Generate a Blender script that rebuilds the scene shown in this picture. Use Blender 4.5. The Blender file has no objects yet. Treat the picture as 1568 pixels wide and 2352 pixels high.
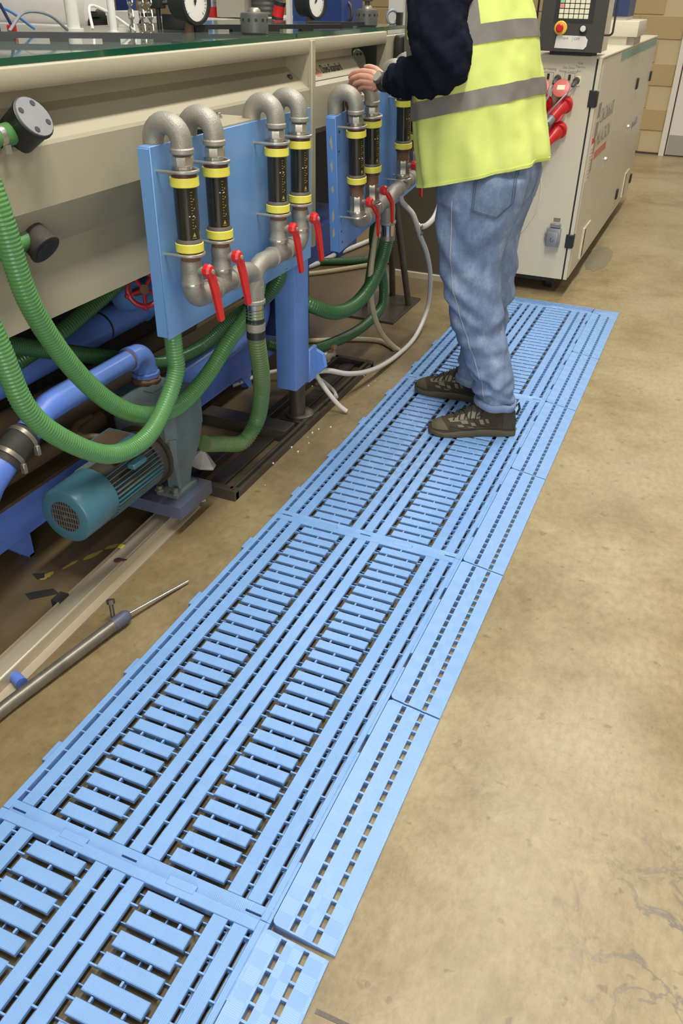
import bpy, bmesh, math, random
from mathutils import Vector, Matrix, noise as mnoise
random.seed(7)
scn = bpy.context.scene
COL = scn.collection
PI = math.pi

# ------------------------------------------------------------------ camera, world, lamps, exposure
cam_data = bpy.data.cameras.new('camera')
cam = bpy.data.objects.new('camera', cam_data)
COL.objects.link(cam)
CR, CU, CF = Vector((.91790, .39646, .01660)), Vector((-.22700, .49033, .84145)), Vector((-.32546, .77614, -.54008))
M = Matrix((( CR.x, CU.x, -CF.x), (CR.y, CU.y, -CF.y), (CR.z, CU.z, -CF.z))).to_4x4()
M.translation = Vector((1.0252, -.7142, 1.4189))
cam.matrix_world = M
cam_data.sensor_fit = 'VERTICAL'
cam_data.sensor_height = 24.0
cam_data.lens = 1875.67 / 2352 * 24.0
cam_data.clip_start = .02
scn.camera = cam

world = bpy.data.worlds.new('hall_ambient')
scn.world = world
world.use_nodes = True
bg = world.node_tree.nodes['Background']
bg.inputs[0].default_value = (1.0, .975, .93, 1)
bg.inputs[1].default_value = .165

def lamp(name, loc, sx, sy, power, color=(1, .98, .93), aim=None):
    l = bpy.data.lights.new(name, 'AREA')
    l.shape = 'RECTANGLE'; l.size = sx; l.size_y = sy
    l.energy = power; l.color = color
    o = bpy.data.objects.new(name, l)
    o.location = loc
    COL.objects.link(o)
    if aim:
        o.rotation_euler = (Vector(aim) - Vector(loc)).to_track_quat('-Z', 'Y').to_euler()
    return o
# rows of fluorescent battens hung over the aisle and over the line
for y, pw in ((-2.6, 26), (0.5, 122), (3.4, 74), (6.2, 30), (9.0, 27), (12.0, 24), (15.0, 24)):
    lamp('overhead_light', (.85, y, 4.6), .35, 1.9, pw)
for y, pw in ((-1.5, 10), (2.0, 14), (5.5, 36), (9.0, 40), (12.5, 40), (16.0, 40)):
    lamp('overhead_light', (-1.3, y, 4.6), .35, 1.9, pw)

for y, pw in ((0.5, 26), (4.5, 26)):  # extra row, added only to brighten the machine from the walkway side
    lamp('overhead_light', (3.4, y, 4.6), .35, 1.9, pw)
# added fill light from behind the camera, standing for no known source
lamp('added_front_fill', (3.6, -5.5, 1.8), 4.0, 3.2, 165, (1, .985, .955), aim=(-.4, 1.6, .7))

vs = scn.view_settings
vs.view_transform = 'Standard'; vs.look = 'None'; vs.gamma = 1.0
vs.use_curve_mapping = False
vs.exposure = .35

# ------------------------------------------------------------------ materials
def srgb(h):
    c = [int(h[i:i+2], 16) / 255 for i in (0, 2, 4)]
    return tuple(x / 12.92 if x <= .04045 else ((x + .055) / 1.055) ** 2.4 for x in c)

def mat(name, col, rough=.5, metal=0.0, var=.0, vscale=6.0, dark=None, bump=0.0, bscale=60.0, coat=0.0, spec=.5, stretch=None):
    """principled with a noise mottling between col and dark, and a noise bump"""
    m = bpy.data.materials.new(name); m.use_nodes = True
    nt = m.node_tree; n = nt.nodes; L = nt.links
    p = n['Principled BSDF']
    if isinstance(col, str): col = srgb(col)
    p.inputs['Base Color'].default_value = (*col, 1)
    p.inputs['Roughness'].default_value = rough
    p.inputs['Metallic'].default_value = metal
    p.inputs['Specular IOR Level'].default_value = spec
    p.inputs['Coat Weight'].default_value = coat
    tc = n.new('ShaderNodeTexCoord')
    src = tc.outputs['Object']
    if stretch:
        mp = n.new('ShaderNodeMapping'); mp.inputs['Scale'].default_value = stretch
        L.new(src, mp.inputs['Vector']); src = mp.outputs[0]
    if var > 0:
        t = n.new('ShaderNodeTexNoise'); t.inputs['Scale'].default_value = vscale; t.inputs['Detail'].default_value = 6
        t.inputs['Roughness'].default_value = .62
        L.new(src, t.inputs['Vector'])
        r = n.new('ShaderNodeValToRGB')
        if dark is None: dark = tuple(c * .45 for c in col)
        elif isinstance(dark, str): dark = srgb(dark)
        r.color_ramp.elements[0].position = .5 - .28; r.color_ramp.elements[1].position = .5 + .12
        mixc = tuple(c * (1 - var) + d * var for c, d in zip(col, dark))
        r.color_ramp.elements[0].color = (*mixc, 1); r.color_ramp.elements[1].color = (*col, 1)
        L.new(t.outputs['Fac'], r.inputs['Fac']); L.new(r.outputs['Color'], p.inputs['Base Color'])
    if bump > 0:
        t2 = n.new('ShaderNodeTexNoise'); t2.inputs['Scale'].default_value = bscale; t2.inputs['Detail'].default_value = 4
        L.new(src, t2.inputs['Vector'])
        b = n.new('ShaderNodeBump'); b.inputs['Strength'].default_value = bump; b.inputs['Distance'].default_value = .002
        L.new(t2.outputs['Fac'], b.inputs['Height']); L.new(b.outputs['Normal'], p.inputs['Normal'])
    return m

def floor_material():
    m = bpy.data.materials.new('sealed_concrete'); m.use_nodes = True
    nt = m.node_tree; n = nt.nodes; L = nt.links; p = n['Principled BSDF']
    tc = n.new('ShaderNodeTexCoord')
    def noise(scale, detail, rough, stretch=(1, 1, 1), dist=0.0):
        mp = n.new('ShaderNodeMapping'); mp.inputs['Scale'].default_value = stretch
        L.new(tc.outputs['Object'], mp.inputs['Vector'])
        t = n.new('ShaderNodeTexNoise'); t.inputs['Scale'].default_value = scale; t.inputs['Detail'].default_value = detail
        t.inputs['Roughness'].default_value = rough; t.inputs['Distortion'].default_value = dist
        L.new(mp.outputs[0], t.inputs['Vector']); return t.outputs['Fac']
    def ramp(fac, stops):
        r = n.new('ShaderNodeValToRGB')
        while len(r.color_ramp.elements) < len(stops): r.color_ramp.elements.new(.5)
        for e, (pos, c) in zip(r.color_ramp.elements, stops):
            e.position = pos; e.color = (*c, 1)
        L.new(fac, r.inputs['Fac']); return r.outputs['Color']
    def mix(a, b, fac, mode='MIX'):
        x = n.new('ShaderNodeMix'); x.data_type = 'RGBA'; x.blend_type = mode
        for s, v in ((x.inputs[6], a), (x.inputs[7], b)):
            if isinstance(v, tuple): s.default_value = (*v, 1)
            else: L.new(v, s)
        if isinstance(fac, float): x.inputs[0].default_value = fac
        else: L.new(fac, x.inputs[0])
        return x.outputs[2]
    base = ramp(noise(3.2, 9, .68), [(.32, (.205, .145, .058)), (.50, (.31, .232, .108)), (.68, (.40, .31, .165))])
    pale = ramp(noise(1.1, 5, .55, dist=.6), [(.42, (0, 0, 0)), (.66, (1, 1, 1))])
    c1 = mix(base, (.40, .32, .18), pale)
    fine = ramp(noise(55, 6, .7, (1, .6, 1)), [(.35, (.66, .63, .58)), (.58, (1, 1, 1))])
    c2 = mix(c1, fine, .55, 'MULTIPLY')
    spots = ramp(noise(26, 3, .5), [(.655, (1, 1, 1)), (.70, (.45, .42, .38))])
    c3 = mix(c2, spots, .5, 'MULTIPLY')
    # oil and dirt trodden in alongside the machine, some of its shade painted in
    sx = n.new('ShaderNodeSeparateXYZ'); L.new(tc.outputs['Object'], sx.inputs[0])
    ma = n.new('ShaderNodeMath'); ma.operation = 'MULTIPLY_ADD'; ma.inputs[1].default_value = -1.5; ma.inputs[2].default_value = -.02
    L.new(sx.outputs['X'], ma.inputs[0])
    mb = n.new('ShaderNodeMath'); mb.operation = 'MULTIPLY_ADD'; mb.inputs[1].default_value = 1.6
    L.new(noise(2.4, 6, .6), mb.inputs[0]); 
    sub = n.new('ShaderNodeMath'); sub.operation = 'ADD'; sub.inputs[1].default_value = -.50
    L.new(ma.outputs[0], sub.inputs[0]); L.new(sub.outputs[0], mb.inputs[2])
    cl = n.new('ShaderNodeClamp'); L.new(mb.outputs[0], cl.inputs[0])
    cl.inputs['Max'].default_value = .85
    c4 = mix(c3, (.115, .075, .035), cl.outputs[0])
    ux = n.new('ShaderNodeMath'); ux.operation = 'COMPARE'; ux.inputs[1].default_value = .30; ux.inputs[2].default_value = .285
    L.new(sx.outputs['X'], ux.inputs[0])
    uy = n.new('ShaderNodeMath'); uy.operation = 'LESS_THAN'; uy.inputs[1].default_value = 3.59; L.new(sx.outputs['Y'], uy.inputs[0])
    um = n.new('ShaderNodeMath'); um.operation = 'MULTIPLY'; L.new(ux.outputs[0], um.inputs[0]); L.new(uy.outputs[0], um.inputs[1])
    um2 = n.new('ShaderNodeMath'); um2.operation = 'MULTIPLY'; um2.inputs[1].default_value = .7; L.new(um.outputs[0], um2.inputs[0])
    c4 = mix(c4, (.05, .036, .02), um2.outputs[0])  # floor darkened under the deck, painting in the shade seen through its slots
    # blue-black scuffed blotches right of the mat
    vs_ = n.new('ShaderNodeVectorMath'); vs_.operation = 'DISTANCE'; vs_.inputs[1].default_value = (1.30, .27, 0)
    L.new(tc.outputs['Object'], vs_.inputs[0])
    fall = ramp(vs_.outputs['Value'], [(.05, (1, 1, 1)), (.30, (0, 0, 0))])
    blot = ramp(noise(9, 4, .6, dist=1.0), [(.50, (0, 0, 0)), (.53, (1, 1, 1)), (.555, (1, 1, 1)), (.585, (0, 0, 0))])
    mm = mix(fall, blot, 1.0, 'MULTIPLY')
    bw = n.new('ShaderNodeRGBToBW'); L.new(mm, bw.inputs[0])
    sc_ = n.new('ShaderNodeMath'); sc_.operation = 'MULTIPLY'; sc_.inputs[1].default_value = .6; L.new(bw.outputs[0], sc_.inputs[0])
    c5 = mix(c4, (.10, .09, .09), sc_.outputs[0])
    L.new(c5, p.inputs['Base Color'])
    rr = n.new('ShaderNodeMapRange'); rr.inputs['To Min'].default_value = .24; rr.inputs['To Max'].default_value = .48
    L.new(noise(5, 6, .65), rr.inputs['Value']); L.new(rr.outputs[0], p.inputs['Roughness'])
    b = n.new('ShaderNodeBump'); b.inputs['Strength'].default_value = .25; b.inputs['Distance'].default_value = .003
    L.new(noise(38, 6, .6), b.inputs['Height']); L.new(b.outputs[0], p.inputs['Normal'])
    return m

def mat_plastic():
    """blue moulded plastic: fine moulded ribbing that changes direction square by square"""
    m = bpy.data.materials.new('blue_moulded_plastic'); m.use_nodes = True
    nt = m.node_tree; n = nt.nodes; L = nt.links; p = n['Principled BSDF']
    tc = n.new('ShaderNodeTexCoord')
    t = n.new('ShaderNodeTexNoise'); t.inputs['Scale'].default_value = 9; t.inputs['Detail'].default_value = 6
    L.new(tc.outputs['Object'], t.inputs['Vector'])
    r = n.new('ShaderNodeValToRGB')
    r.color_ramp.elements[0].position = .3; r.color_ramp.elements[0].color = (.185, .35, .63, 1)
    r.color_ramp.elements[1].position = .7; r.color_ramp.elements[1].color = (.215, .385, .68, 1)
    L.new(t.outputs['Fac'], r.inputs['Fac']); L.new(r.outputs[0], p.inputs['Base Color'])
    ck = n.new('ShaderNodeTexChecker'); ck.inputs['Scale'].default_value = 34.0
    ck.inputs[1].default_value = (1, 1, 1, 1); ck.inputs[2].default_value = (0, 0, 0, 1)
    L.new(tc.outputs['Object'], ck.inputs['Vector'])
    w1 = n.new('ShaderNodeTexWave'); w1.bands_direction = 'X'; w1.inputs['Scale'].default_value = 95
    w2 = n.new('ShaderNodeTexWave'); w2.bands_direction = 'Y'; w2.inputs['Scale'].default_value = 95
    for w in (w1, w2): L.new(tc.outputs['Object'], w.inputs['Vector'])
    mx = n.new('ShaderNodeMix'); mx.data_type = 'FLOAT'
    L.new(ck.outputs['Fac'], mx.inputs[0]); L.new(w1.outputs['Fac'], mx.inputs[2]); L.new(w2.outputs['Fac'], mx.inputs[3])
    b = n.new('ShaderNodeBump'); b.inputs['Strength'].default_value = .22; b.inputs['Distance'].default_value = .0007
    L.new(mx.outputs[0], b.inputs['Height']); L.new(b.outputs[0], p.inputs['Normal'])
    rr = n.new('ShaderNodeMapRange'); rr.inputs['To Min'].default_value = .26; rr.inputs['To Max'].default_value = .42
    L.new(ck.outputs['Fac'], rr.inputs['Value']); L.new(rr.outputs[0], p.inputs['Roughness'])
    return m

def mat_denim(name, c0, c1, c2):
    m = bpy.data.materials.new(name); m.use_nodes = True
    nt = m.node_tree; n = nt.nodes; L = nt.links; p = n['Principled BSDF']
    p.inputs['Roughness'].default_value = .9; p.inputs['Specular IOR Level'].default_value = .15
    tc = n.new('ShaderNodeTexCoord')
    t = n.new('ShaderNodeTexNoise'); t.inputs['Scale'].default_value = 13; t.inputs['Detail'].default_value = 9
    t.inputs['Roughness'].default_value = .7
    mp = n.new('ShaderNodeMapping'); mp.inputs['Scale'].default_value = (1, 1, .55)
    L.new(tc.outputs['Object'], mp.inputs[0]); L.new(mp.outputs[0], t.inputs['Vector'])
    r = n.new('ShaderNodeValToRGB')
    r.color_ramp.elements[0].position = .30; r.color_ramp.elements[0].color = (*srgb(c0), 1)
    e = r.color_ramp.elements.new(.52); e.color = (*srgb(c1), 1)
    r.color_ramp.elements[-1].position = .68; r.color_ramp.elements[-1].color = (*srgb(c2), 1)
    L.new(t.outputs['Fac'], r.inputs[0])
    f = n.new('ShaderNodeTexNoise'); f.inputs['Scale'].default_value = 420; f.inputs['Detail'].default_value = 2
    mp2 = n.new('ShaderNodeMapping'); mp2.inputs['Scale'].default_value = (1, 1, .3)
    L.new(tc.outputs['Object'], mp2.inputs[0]); L.new(mp2.outputs[0], f.inputs['Vector'])
    x = n.new('ShaderNodeMix'); x.data_type = 'RGBA'; x.blend_type = 'OVERLAY'; x.inputs[0].default_value = .35
    L.new(r.outputs[0], x.inputs[6]); L.new(f.outputs['Color'], x.inputs[7])
    hs = n.new('ShaderNodeRGBToBW'); L.new(f.outputs['Color'], hs.inputs[0]); L.new(hs.outputs[0], x.inputs[7])
    L.new(x.outputs[2], p.inputs['Base Color'])
    b = n.new('ShaderNodeBump'); b.inputs['Strength'].default_value = .3; b.inputs['Distance'].default_value = .001
    L.new(f.outputs['Fac'], b.inputs['Height']); L.new(b.outputs[0], p.inputs['Normal'])
    return m

MT = {}
def build_materials():
    A = MT
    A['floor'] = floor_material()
    A['mat'] = mat_plastic()
    A['denim'] = mat_denim('faded_denim', '60708c', '7a8ca8', '98a7bb')
    A['denim_dk'] = mat_denim('pocket_denim', '52617a', '677890', '7f8fa4')
    A['cream'] = mat('cream_enamel', (.395, .352, .243), .38, var=.25, vscale=3, dark=(.33, .285, .19), bump=.12, bscale=160)
    A['cream_in'] = mat('cream_recess', (.33, .285, .19), .55, var=.3, vscale=5)
    A['grey_tank'] = mat('grey_green_enamel', (.36, .35, .27), .5, var=.3, vscale=4, bump=.1, bscale=120)
    A['cab'] = mat('cabinet_enamel', (.60, .545, .41), .36, var=.18, vscale=2.5, dark=(.50, .44, .31), bump=.08, bscale=300)
    A['blue'] = mat('sky_blue_paint', (.155, .31, .58), .38, var=.35, vscale=9, dark=(.10, .24, .50), bump=.15, bscale=90)
    A['blue_w'] = mat('worn_blue_paint', (.105, .25, .58), .42, var=.5, vscale=14, dark=(.12, .20, .34), bump=.2, bscale=90)
    A['blue_dk'] = mat('deep_blue_paint', (.12, .22, .66), .42, var=.5, vscale=11, dark=(.08, .13, .36), bump=.2, bscale=70)
    A['blue_pipe'] = mat('blue_pipe_paint', (.13, .24, .62), .25, var=.35, vscale=10, dark=(.10, .15, .33), bump=.1, bscale=60)
    A['post_blue'] = mat('post_blue_paint', (.15, .29, .67), .42, var=.4, vscale=12, dark=(.11, .20, .46), bump=.2, bscale=70)
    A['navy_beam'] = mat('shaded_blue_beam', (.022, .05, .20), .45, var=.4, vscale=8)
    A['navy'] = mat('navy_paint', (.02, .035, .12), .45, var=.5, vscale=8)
    A['galv'] = mat('cast_galvanised_iron', (.35, .325, .27), .5, metal=.45, var=.45, vscale=26, dark=(.20, .18, .14), bump=.5, bscale=330)
    A['galv_l'] = mat('bright_zinc', (.58, .55, .46), .3, metal=.8, var=.4, vscale=30, dark=(.35, .33, .27), bump=.15, bscale=200)
    A['brass_gr'] = mat('dull_valve_body', (.36, .33, .26), .34, metal=.7, var=.4, vscale=25, bump=.2, bscale=150)
    A['rust'] = mat('rusty_thread', (.20, .10, .05), .75, var=.6, vscale=40, dark=(.08, .05, .035), bump=.5, bscale=200)
    A['dkred'] = mat('dark_red_neck', (.10, .035, .03), .5, var=.4, vscale=30)
    A['yellow'] = mat('yellow_plastic', (.78, .70, .09), .42, var=.12, vscale=20)
    A['black_tube'] = mat('smoked_tube', (.018, .016, .010), .16, var=.4, vscale=18, dark=(.03, .026, .018), coat=.3)
    A['black'] = mat('black_plastic', (.018, .017, .016), .45, var=.4, vscale=20)
    A['rubber'] = mat('black_rubber', (.028, .024, .020), .7, var=.6, vscale=22, dark=(.08, .065, .045), bump=.3, bscale=120)
    A['red'] = mat('red_plastic', (.58, .018, .018), .33, var=.15, vscale=30)
    A['red_dk'] = mat('red_wheel_paint', (.42, .02, .03), .4, var=.3, vscale=30)
    A['green'] = mat('green_pvc_hose', (.10, .265, .075), .33, var=.4, vscale=12, dark=(.07, .19, .08), coat=.15)
    A['green_dk'] = mat('dark_green_hose', (.035, .115, .035), .33, var=.4, vscale=10, dark=(.05, .08, .03), coat=.15)
    A['green_dirt'] = mat('dusty_green_hose', (.085, .20, .06), .45, var=.75, vscale=7, dark=(.22, .165, .085))
    A['hose_w'] = mat('clear_white_hose', (.62, .58, .53), .3, var=.25, vscale=15, dark=(.42, .38, .33))
    A['hose_c'] = mat('cream_hose', (.47, .41, .25), .45, var=.4, vscale=12, dark=(.30, .25, .14))
    A['teal'] = mat('teal_motor_paint', (.06, .165, .21), .32, var=.4, vscale=9, dark=(.05, .12, .13), bump=.15, bscale=80)
    A['pump'] = mat('grey_green_pump_paint', (.12, .165, .155), .42, var=.7, vscale=9, dark=(.085, .075, .05), bump=.3, bscale=60)
    A['grime'] = mat('oily_grime', (.055, .042, .028), .5, var=.6, vscale=14, dark=(.02, .017, .012), bump=.5, bscale=60)
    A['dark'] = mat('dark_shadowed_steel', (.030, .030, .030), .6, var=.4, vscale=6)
    A['olive'] = mat('olive_brown_panel', (.075, .06, .036), .5, var=.35, vscale=5)
    A['steel'] = mat('dull_steel', (.30, .27, .21), .4, metal=.6, var=.5, vscale=16, dark=(.12, .10, .07), bump=.2, bscale=100)
    A['bar_steel'] = mat('worn_bar_steel', (.24, .215, .17), .36, metal=.6, var=.8, vscale=14, dark=(.07, .06, .05), bump=.2, bscale=90)
    A['steel_d'] = mat('dark_steel', (.10, .085, .065), .38, metal=.5, var=.6, vscale=12, dark=(.05, .04, .03), bump=.2, bscale=80)
    A['alu'] = mat('dusty_aluminium', (.52, .445, .32), .42, metal=.35, var=.65, vscale=9, dark=(.36, .28, .17), bump=.1, bscale=90, stretch=(1, .15, 1))
    A['chrome'] = mat('chrome', (.55, .53, .49), .2, metal=1.0)
    A['white'] = mat('off_white', (.74, .70, .62), .5, var=.15, vscale=8)
    A['white_w'] = mat('white_wrap', (.80, .76, .68), .4, var=.25, vscale=7, dark=(.55, .50, .42))
    A['brown'] = mat('brown_pipe_lagging', (.12, .075, .035), .6, var=.6, vscale=10, dark=(.06, .045, .025))
    A['brick'] = mat('buff_block', (.46, .335, .155), .85, var=.3, vscale=5, dark=(.40, .285, .125), bump=.5, bscale=70)
    A['mortar'] = mat('pale_mortar', (.56, .44, .25), .9, bump=.4, bscale=80)
    A['door'] = mat('cream_door', (.72, .67, .56), .45)
    A['kick'] = mat('grey_kick_plate', (.36, .34, .29), .4, metal=.3)
    A['vest'] = mat('hi_vis_yellow', (.66, .74, .20), .75, var=.4, vscale=5, dark=(.50, .60, .12), bump=.25, bscale=260, spec=.2)
    A['band'] = mat('grey_reflective_tape', (.20, .182, .155), .45, var=.25, vscale=14, dark=(.12, .11, .095), bump=.1, bscale=300)
    A['sweat'] = mat('navy_sweatshirt', (.010, .012, .022), .95, var=.35, vscale=9, dark=(.005, .006, .012), bump=.6, bscale=300, spec=.08)
    A['skin'] = mat('skin', (.60, .315, .22), .5, var=.3, vscale=22, dark=(.55, .22, .15), bump=.25, bscale=220)
    A['shoe'] = mat('brown_suede', (.068, .052, .030), .8, var=.55, vscale=24, dark=(.026, .020, .012), bump=.4, bscale=220, spec=.2)
    A['sole'] = mat('dark_olive_sole', (.10, .082, .042), .6, var=.4, vscale=22, bump=.2, bscale=150)
    A['patch'] = mat('taupe_shoe_patch', (.19, .165, .115), .7)
    A['lace'] = mat('black_lace', (.02, .018, .015), .7)
    A['stitch'] = mat('pale_seam_thread', (.36, .36, .36), .9)
    A['console'] = mat('dark_grey_console', (.055, .05, .042), .42, var=.2, vscale=10)
    A['key'] = mat('cream_key', (.80, .76, .55), .5)
    A['key_g'] = mat('green_key', (.30, .62, .36), .5)
    A['key_r'] = mat('pink_key', (.75, .30, .24), .5)
    A['amber'] = mat('yellow_ring', (.80, .50, .06), .4)
    A['pinkred'] = mat('faded_red_lid', (.66, .15, .13), .4)
    A['ink'] = mat('grey_print', (.26, .24, .19), .6)
    A['grimy_blue'] = mat('grimy_blue_paint', (.085, .11, .19), .45, var=.95, vscale=9, dark=(.085, .062, .035), bump=.3, bscale=60)
    A['face_grey'] = mat('worn_grey_face', (.20, .20, .20), .45, var=.3, vscale=20)
    A['ink_r'] = mat('faded_red_print', (.55, .17, .11), .6)
    A['inkblack'] = mat('black_print', (.02, .02, .02), .6)
    A['teal_l'] = mat('teal_stripe', (.22, .36, .29), .5)
    A['conn'] = mat('grey_cast_connector', (.25, .26, .27), .42, metal=.3, var=.2, vscale=30)
    A['conn_l'] = mat('grey_cabinet_paint', (.40, .37, .29), .45, var=.15, vscale=10)
    A['stitch_d'] = mat('dark_seam_thread', (.06, .07, .11), .9)
    A['collar_grey'] = mat('brown_grey_collar', (.10, .085, .065), .5)
    A['shoe_dk'] = mat('dark_shoe_panel', (.045, .038, .024), .6, var=.4, vscale=24)
    A['wet_brown'] = mat('wet_brown_pan', (.16, .115, .06), .35, var=.7, vscale=9, dark=(.05, .036, .02), bump=.3, bscale=40)
    A['dim_amber'] = mat('dim_yellow_print', (.42, .31, .06), .6)
    A['grey_d'] = mat('dark_grey_knob', (.085, .085, .075), .42, var=.3, vscale=20)
    A['blueframe'] = mat('mid_blue_steel', (.10, .24, .48), .45, var=.3, vscale=8)
    A['stain_y'] = mat('yellow_line_paint', (.42, .30, .05), .7, var=.6, vscale=30, dark=(.20, .14, .05))
    A['tape'] = mat('black_tape', (.03, .027, .022), .6)
    # water tank glass
    g = bpy.data.materials.new('greenish_plate_glass'); g.use_nodes = True
    p = g.node_tree.nodes['Principled BSDF']
    p.inputs['Base Color'].default_value = (.62, .80, .70, 1); p.inputs['Roughness'].default_value = .04
    p.inputs['Transmission Weight'].default_value = .9; p.inputs['IOR'].default_value = 1.5
    A['glass'] = g
    A['glass_edge'] = mat('green_glass_edge', (.012, .075, .038), .08, coat=.5)
build_materials()

# ------------------------------------------------------------------ mesh helper
class MB:
    def __init__(s): s.v = []; s.f = []; s.mi = []
    def add(s, vs, fs, mi=0):
        o = len(s.v); s.v += [Vector(v) for v in vs]
        s.f += [tuple(o + i for i in f) for f in fs]; s.mi += [mi] * len(fs)
        return s
    def box(s, x0, x1, y0, y1, z0, z1, c=0.0, mi=0, R=None, o=(0, 0, 0)):
        """box; c chamfers the upper edges and the vertical edges slightly"""
        if c <= 0:
            v = [(x, y, z) for z in (z0, z1) for y in (y0, y1) for x in (x0, x1)]
            f = [(0, 2, 3, 1), (4, 5, 7, 6), (0, 1, 5, 4), (2, 6, 7, 3), (0, 4, 6, 2), (1, 3, 7, 5)]
        else:
            def ring(i, z): return [(x0 + i, y0 + i, z), (x1 - i, y0 + i, z), (x1 - i, y1 - i, z), (x0 + i, y1 - i, z)]
            v = ring(0, z0) + ring(0, z1 - c) + ring(c, z1)
            f = [(3, 2, 1, 0), (8, 9, 10, 11)]
            for k in (0, 4):
                for i in range(4): f.append((k + i, k + (i + 1) % 4, k + 4 + (i + 1) % 4, k + 4 + i))
        if R is not None: v = [R @ (Vector(p) - Vector(o)) + Vector(o) for p in v]
        return s.add(v, f, mi)
    def bbox(s, x0, x1, y0, y1, z0, z1, b=.006, seg=2, mi=0):
        """fully rounded box"""
        bm = bmesh.new(); bmesh.ops.create_cube(bm, size=1)
        for q in bm.verts: q.co = Vector(((x0 + x1) / 2 + q.co.x * (x1 - x0), (y0 + y1) / 2 + q.co.y * (y1 - y0), (z0 + z1) / 2 + q.co.z * (z1 - z0)))
        bmesh.ops.bevel(bm, geom=list(bm.edges), offset=b, segments=seg, affect='EDGES', profile=.5)
        bm.verts.index_update()
        s.add([q.co.copy() for q in bm.verts], [tuple(q.index for q in f.verts) for f in bm.faces], mi); bm.free(); return s
    def prism(s, poly, axis, a, b, mi=0):
        """extrude a 2-d polygon along x, y or z"""
        def P(p, t):
            return {'x': (t, p[0], p[1]), 'y': (p[0], t, p[1]), 'z': (p[0], p[1], t)}[axis]
        n = len(poly); v = [P(p, a) for p in poly] + [P(p, b) for p in poly]
        f = [tuple(range(n))[::-1], tuple(range(n, 2 * n))] + [(i, (i + 1) % n, n + (i + 1) % n, n + i) for i in range(n)]
        return s.add(v, f, mi)
    def lathe(s, prof, o=(0, 0, 0), d=(0, 0, 1), n=20, mi=0, cap=True):
        """prof = [(t along d, radius)]"""
        d = Vector(d).normalized(); o = Vector(o)
        u = d.orthogonal().normalized(); w = d.cross(u)
        v = []; f = []
        for t, r in prof:
            for k in range(n):
                a = 2 * PI * k / n
                v.append(o + d * t + (u * math.cos(a) + w * math.sin(a)) * max(r, 1e-5))
        m = len(prof)
        for i in range(m - 1):
            for k in range(n):
                f.append((i * n + k, i * n + (k + 1) % n, (i + 1) * n + (k + 1) % n, (i + 1) * n + k))
        if cap: f += [tuple(range(n))[::-1], tuple(range((m - 1) * n, m * n))]
        return s.add(v, f, mi)
    def cyl(s, a, b, r, n=16, mi=0, r2=None):
        a = Vector(a); b = Vector(b); l = (b - a).length
        return s.lathe([(0, r), (l, r if r2 is None else r2)], a, b - a, n, mi)
    def tube(s, pts, r, n=12, mi=0, cap=True):
        """r: number or function of arc length"""
        pts = [Vector(p) for p in pts]
        N = len(pts); arc = [0]
        for i in range(1, N): arc.append(arc[-1] + (pts[i] - pts[i - 1]).length)
        T = [(pts[min(i + 1, N - 1)] - pts[max(i - 1, 0)]).normalized() for i in range(N)]
        u = T[0].orthogonal().normalized(); v = []; f = []
        for i in range(N):
            if i: u = (u - T[i] * u.dot(T[i])).normalized()
            w = T[i].cross(u); rr = r(arc[i], i) if callable(r) else r
            for k in range(n):
                a = 2 * PI * k / n; v.append(pts[i] + (u * math.cos(a) + w * math.sin(a)) * rr)
        for i in range(N - 1):
            for k in range(n): f.append((i * n + k, i * n + (k + 1) % n, (i + 1) * n + (k + 1) % n, (i + 1) * n + k))
        if cap: f += [tuple(range(n))[::-1], tuple(range((N - 1) * n, N * n))]
        return s.add(v, f, mi)
    def torus(s, o, d, R, r, n=24, m=8, mi=0, a0=0, a1=2 * PI, ref=None):
        d = Vector(d).normalized(); u = (Vector(ref) if ref else d.orthogonal()); u = (u - d * u.dot(d)).normalized(); w = d.cross(u)
        full = abs(a1 - a0 - 2 * PI) < 1e-6
        pts = [Vector(o) + (u * math.cos(a0 + (a1 - a0) * k / n) + w * math.sin(a0 + (a1 - a0) * k / n)) * R for k in range(n + (0 if full else 1))]
        if not full: return s.tube(pts, r, m, mi)
        v = []; f = []
        for k, p in enumerate(pts):
            rad = (p - Vector(o)).normalized()
            for j in range(m):
                a = 2 * PI * j / m; v.append(p + rad * math.cos(a) * r + d * math.sin(a) * r)
        for k in range(n):
            for j in range(m): f.append((k * m + j, ((k + 1) % n) * m + j, ((k + 1) % n) * m + (j + 1) % m, k * m + (j + 1) % m))
        return s.add(v, f, mi)
    def sphere(s, o, r, n=16, m=10, mi=0, sc=(1, 1, 1)):
        v = []; f = []
        for i in range(m + 1):
            t = PI * i / m
            for k in range(n):
                a = 2 * PI * k / n
                v.append((o[0] + r * sc[0] * math.sin(t) * math.cos(a), o[1] + r * sc[1] * math.sin(t) * math.sin(a), o[2] + r * sc[2] * math.cos(t)))
        for i in range(m):
            for k in range(n): f.append((i * n + k, (i + 1) * n + k, (i + 1) * n + (k + 1) % n, i * n + (k + 1) % n))
        return s.add(v, f, mi)
    def loft(s, rings, mi=0, caps=(True, True), closed=True):
        n = len(rings[0]); v = [p for r in rings for p in r]; f = []
        for i in range(len(rings) - 1):
            for k in range(n if closed else n - 1): f.append((i * n + k, i * n + (k + 1) % n, (i + 1) * n + (k + 1) % n, (i + 1) * n + k))
        if caps[0]: f.append(tuple(range(n))[::-1])
        if caps[1]: f.append(tuple(range((len(rings) - 1) * n, len(rings) * n)))
        return s.add(v, f, mi)

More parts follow.
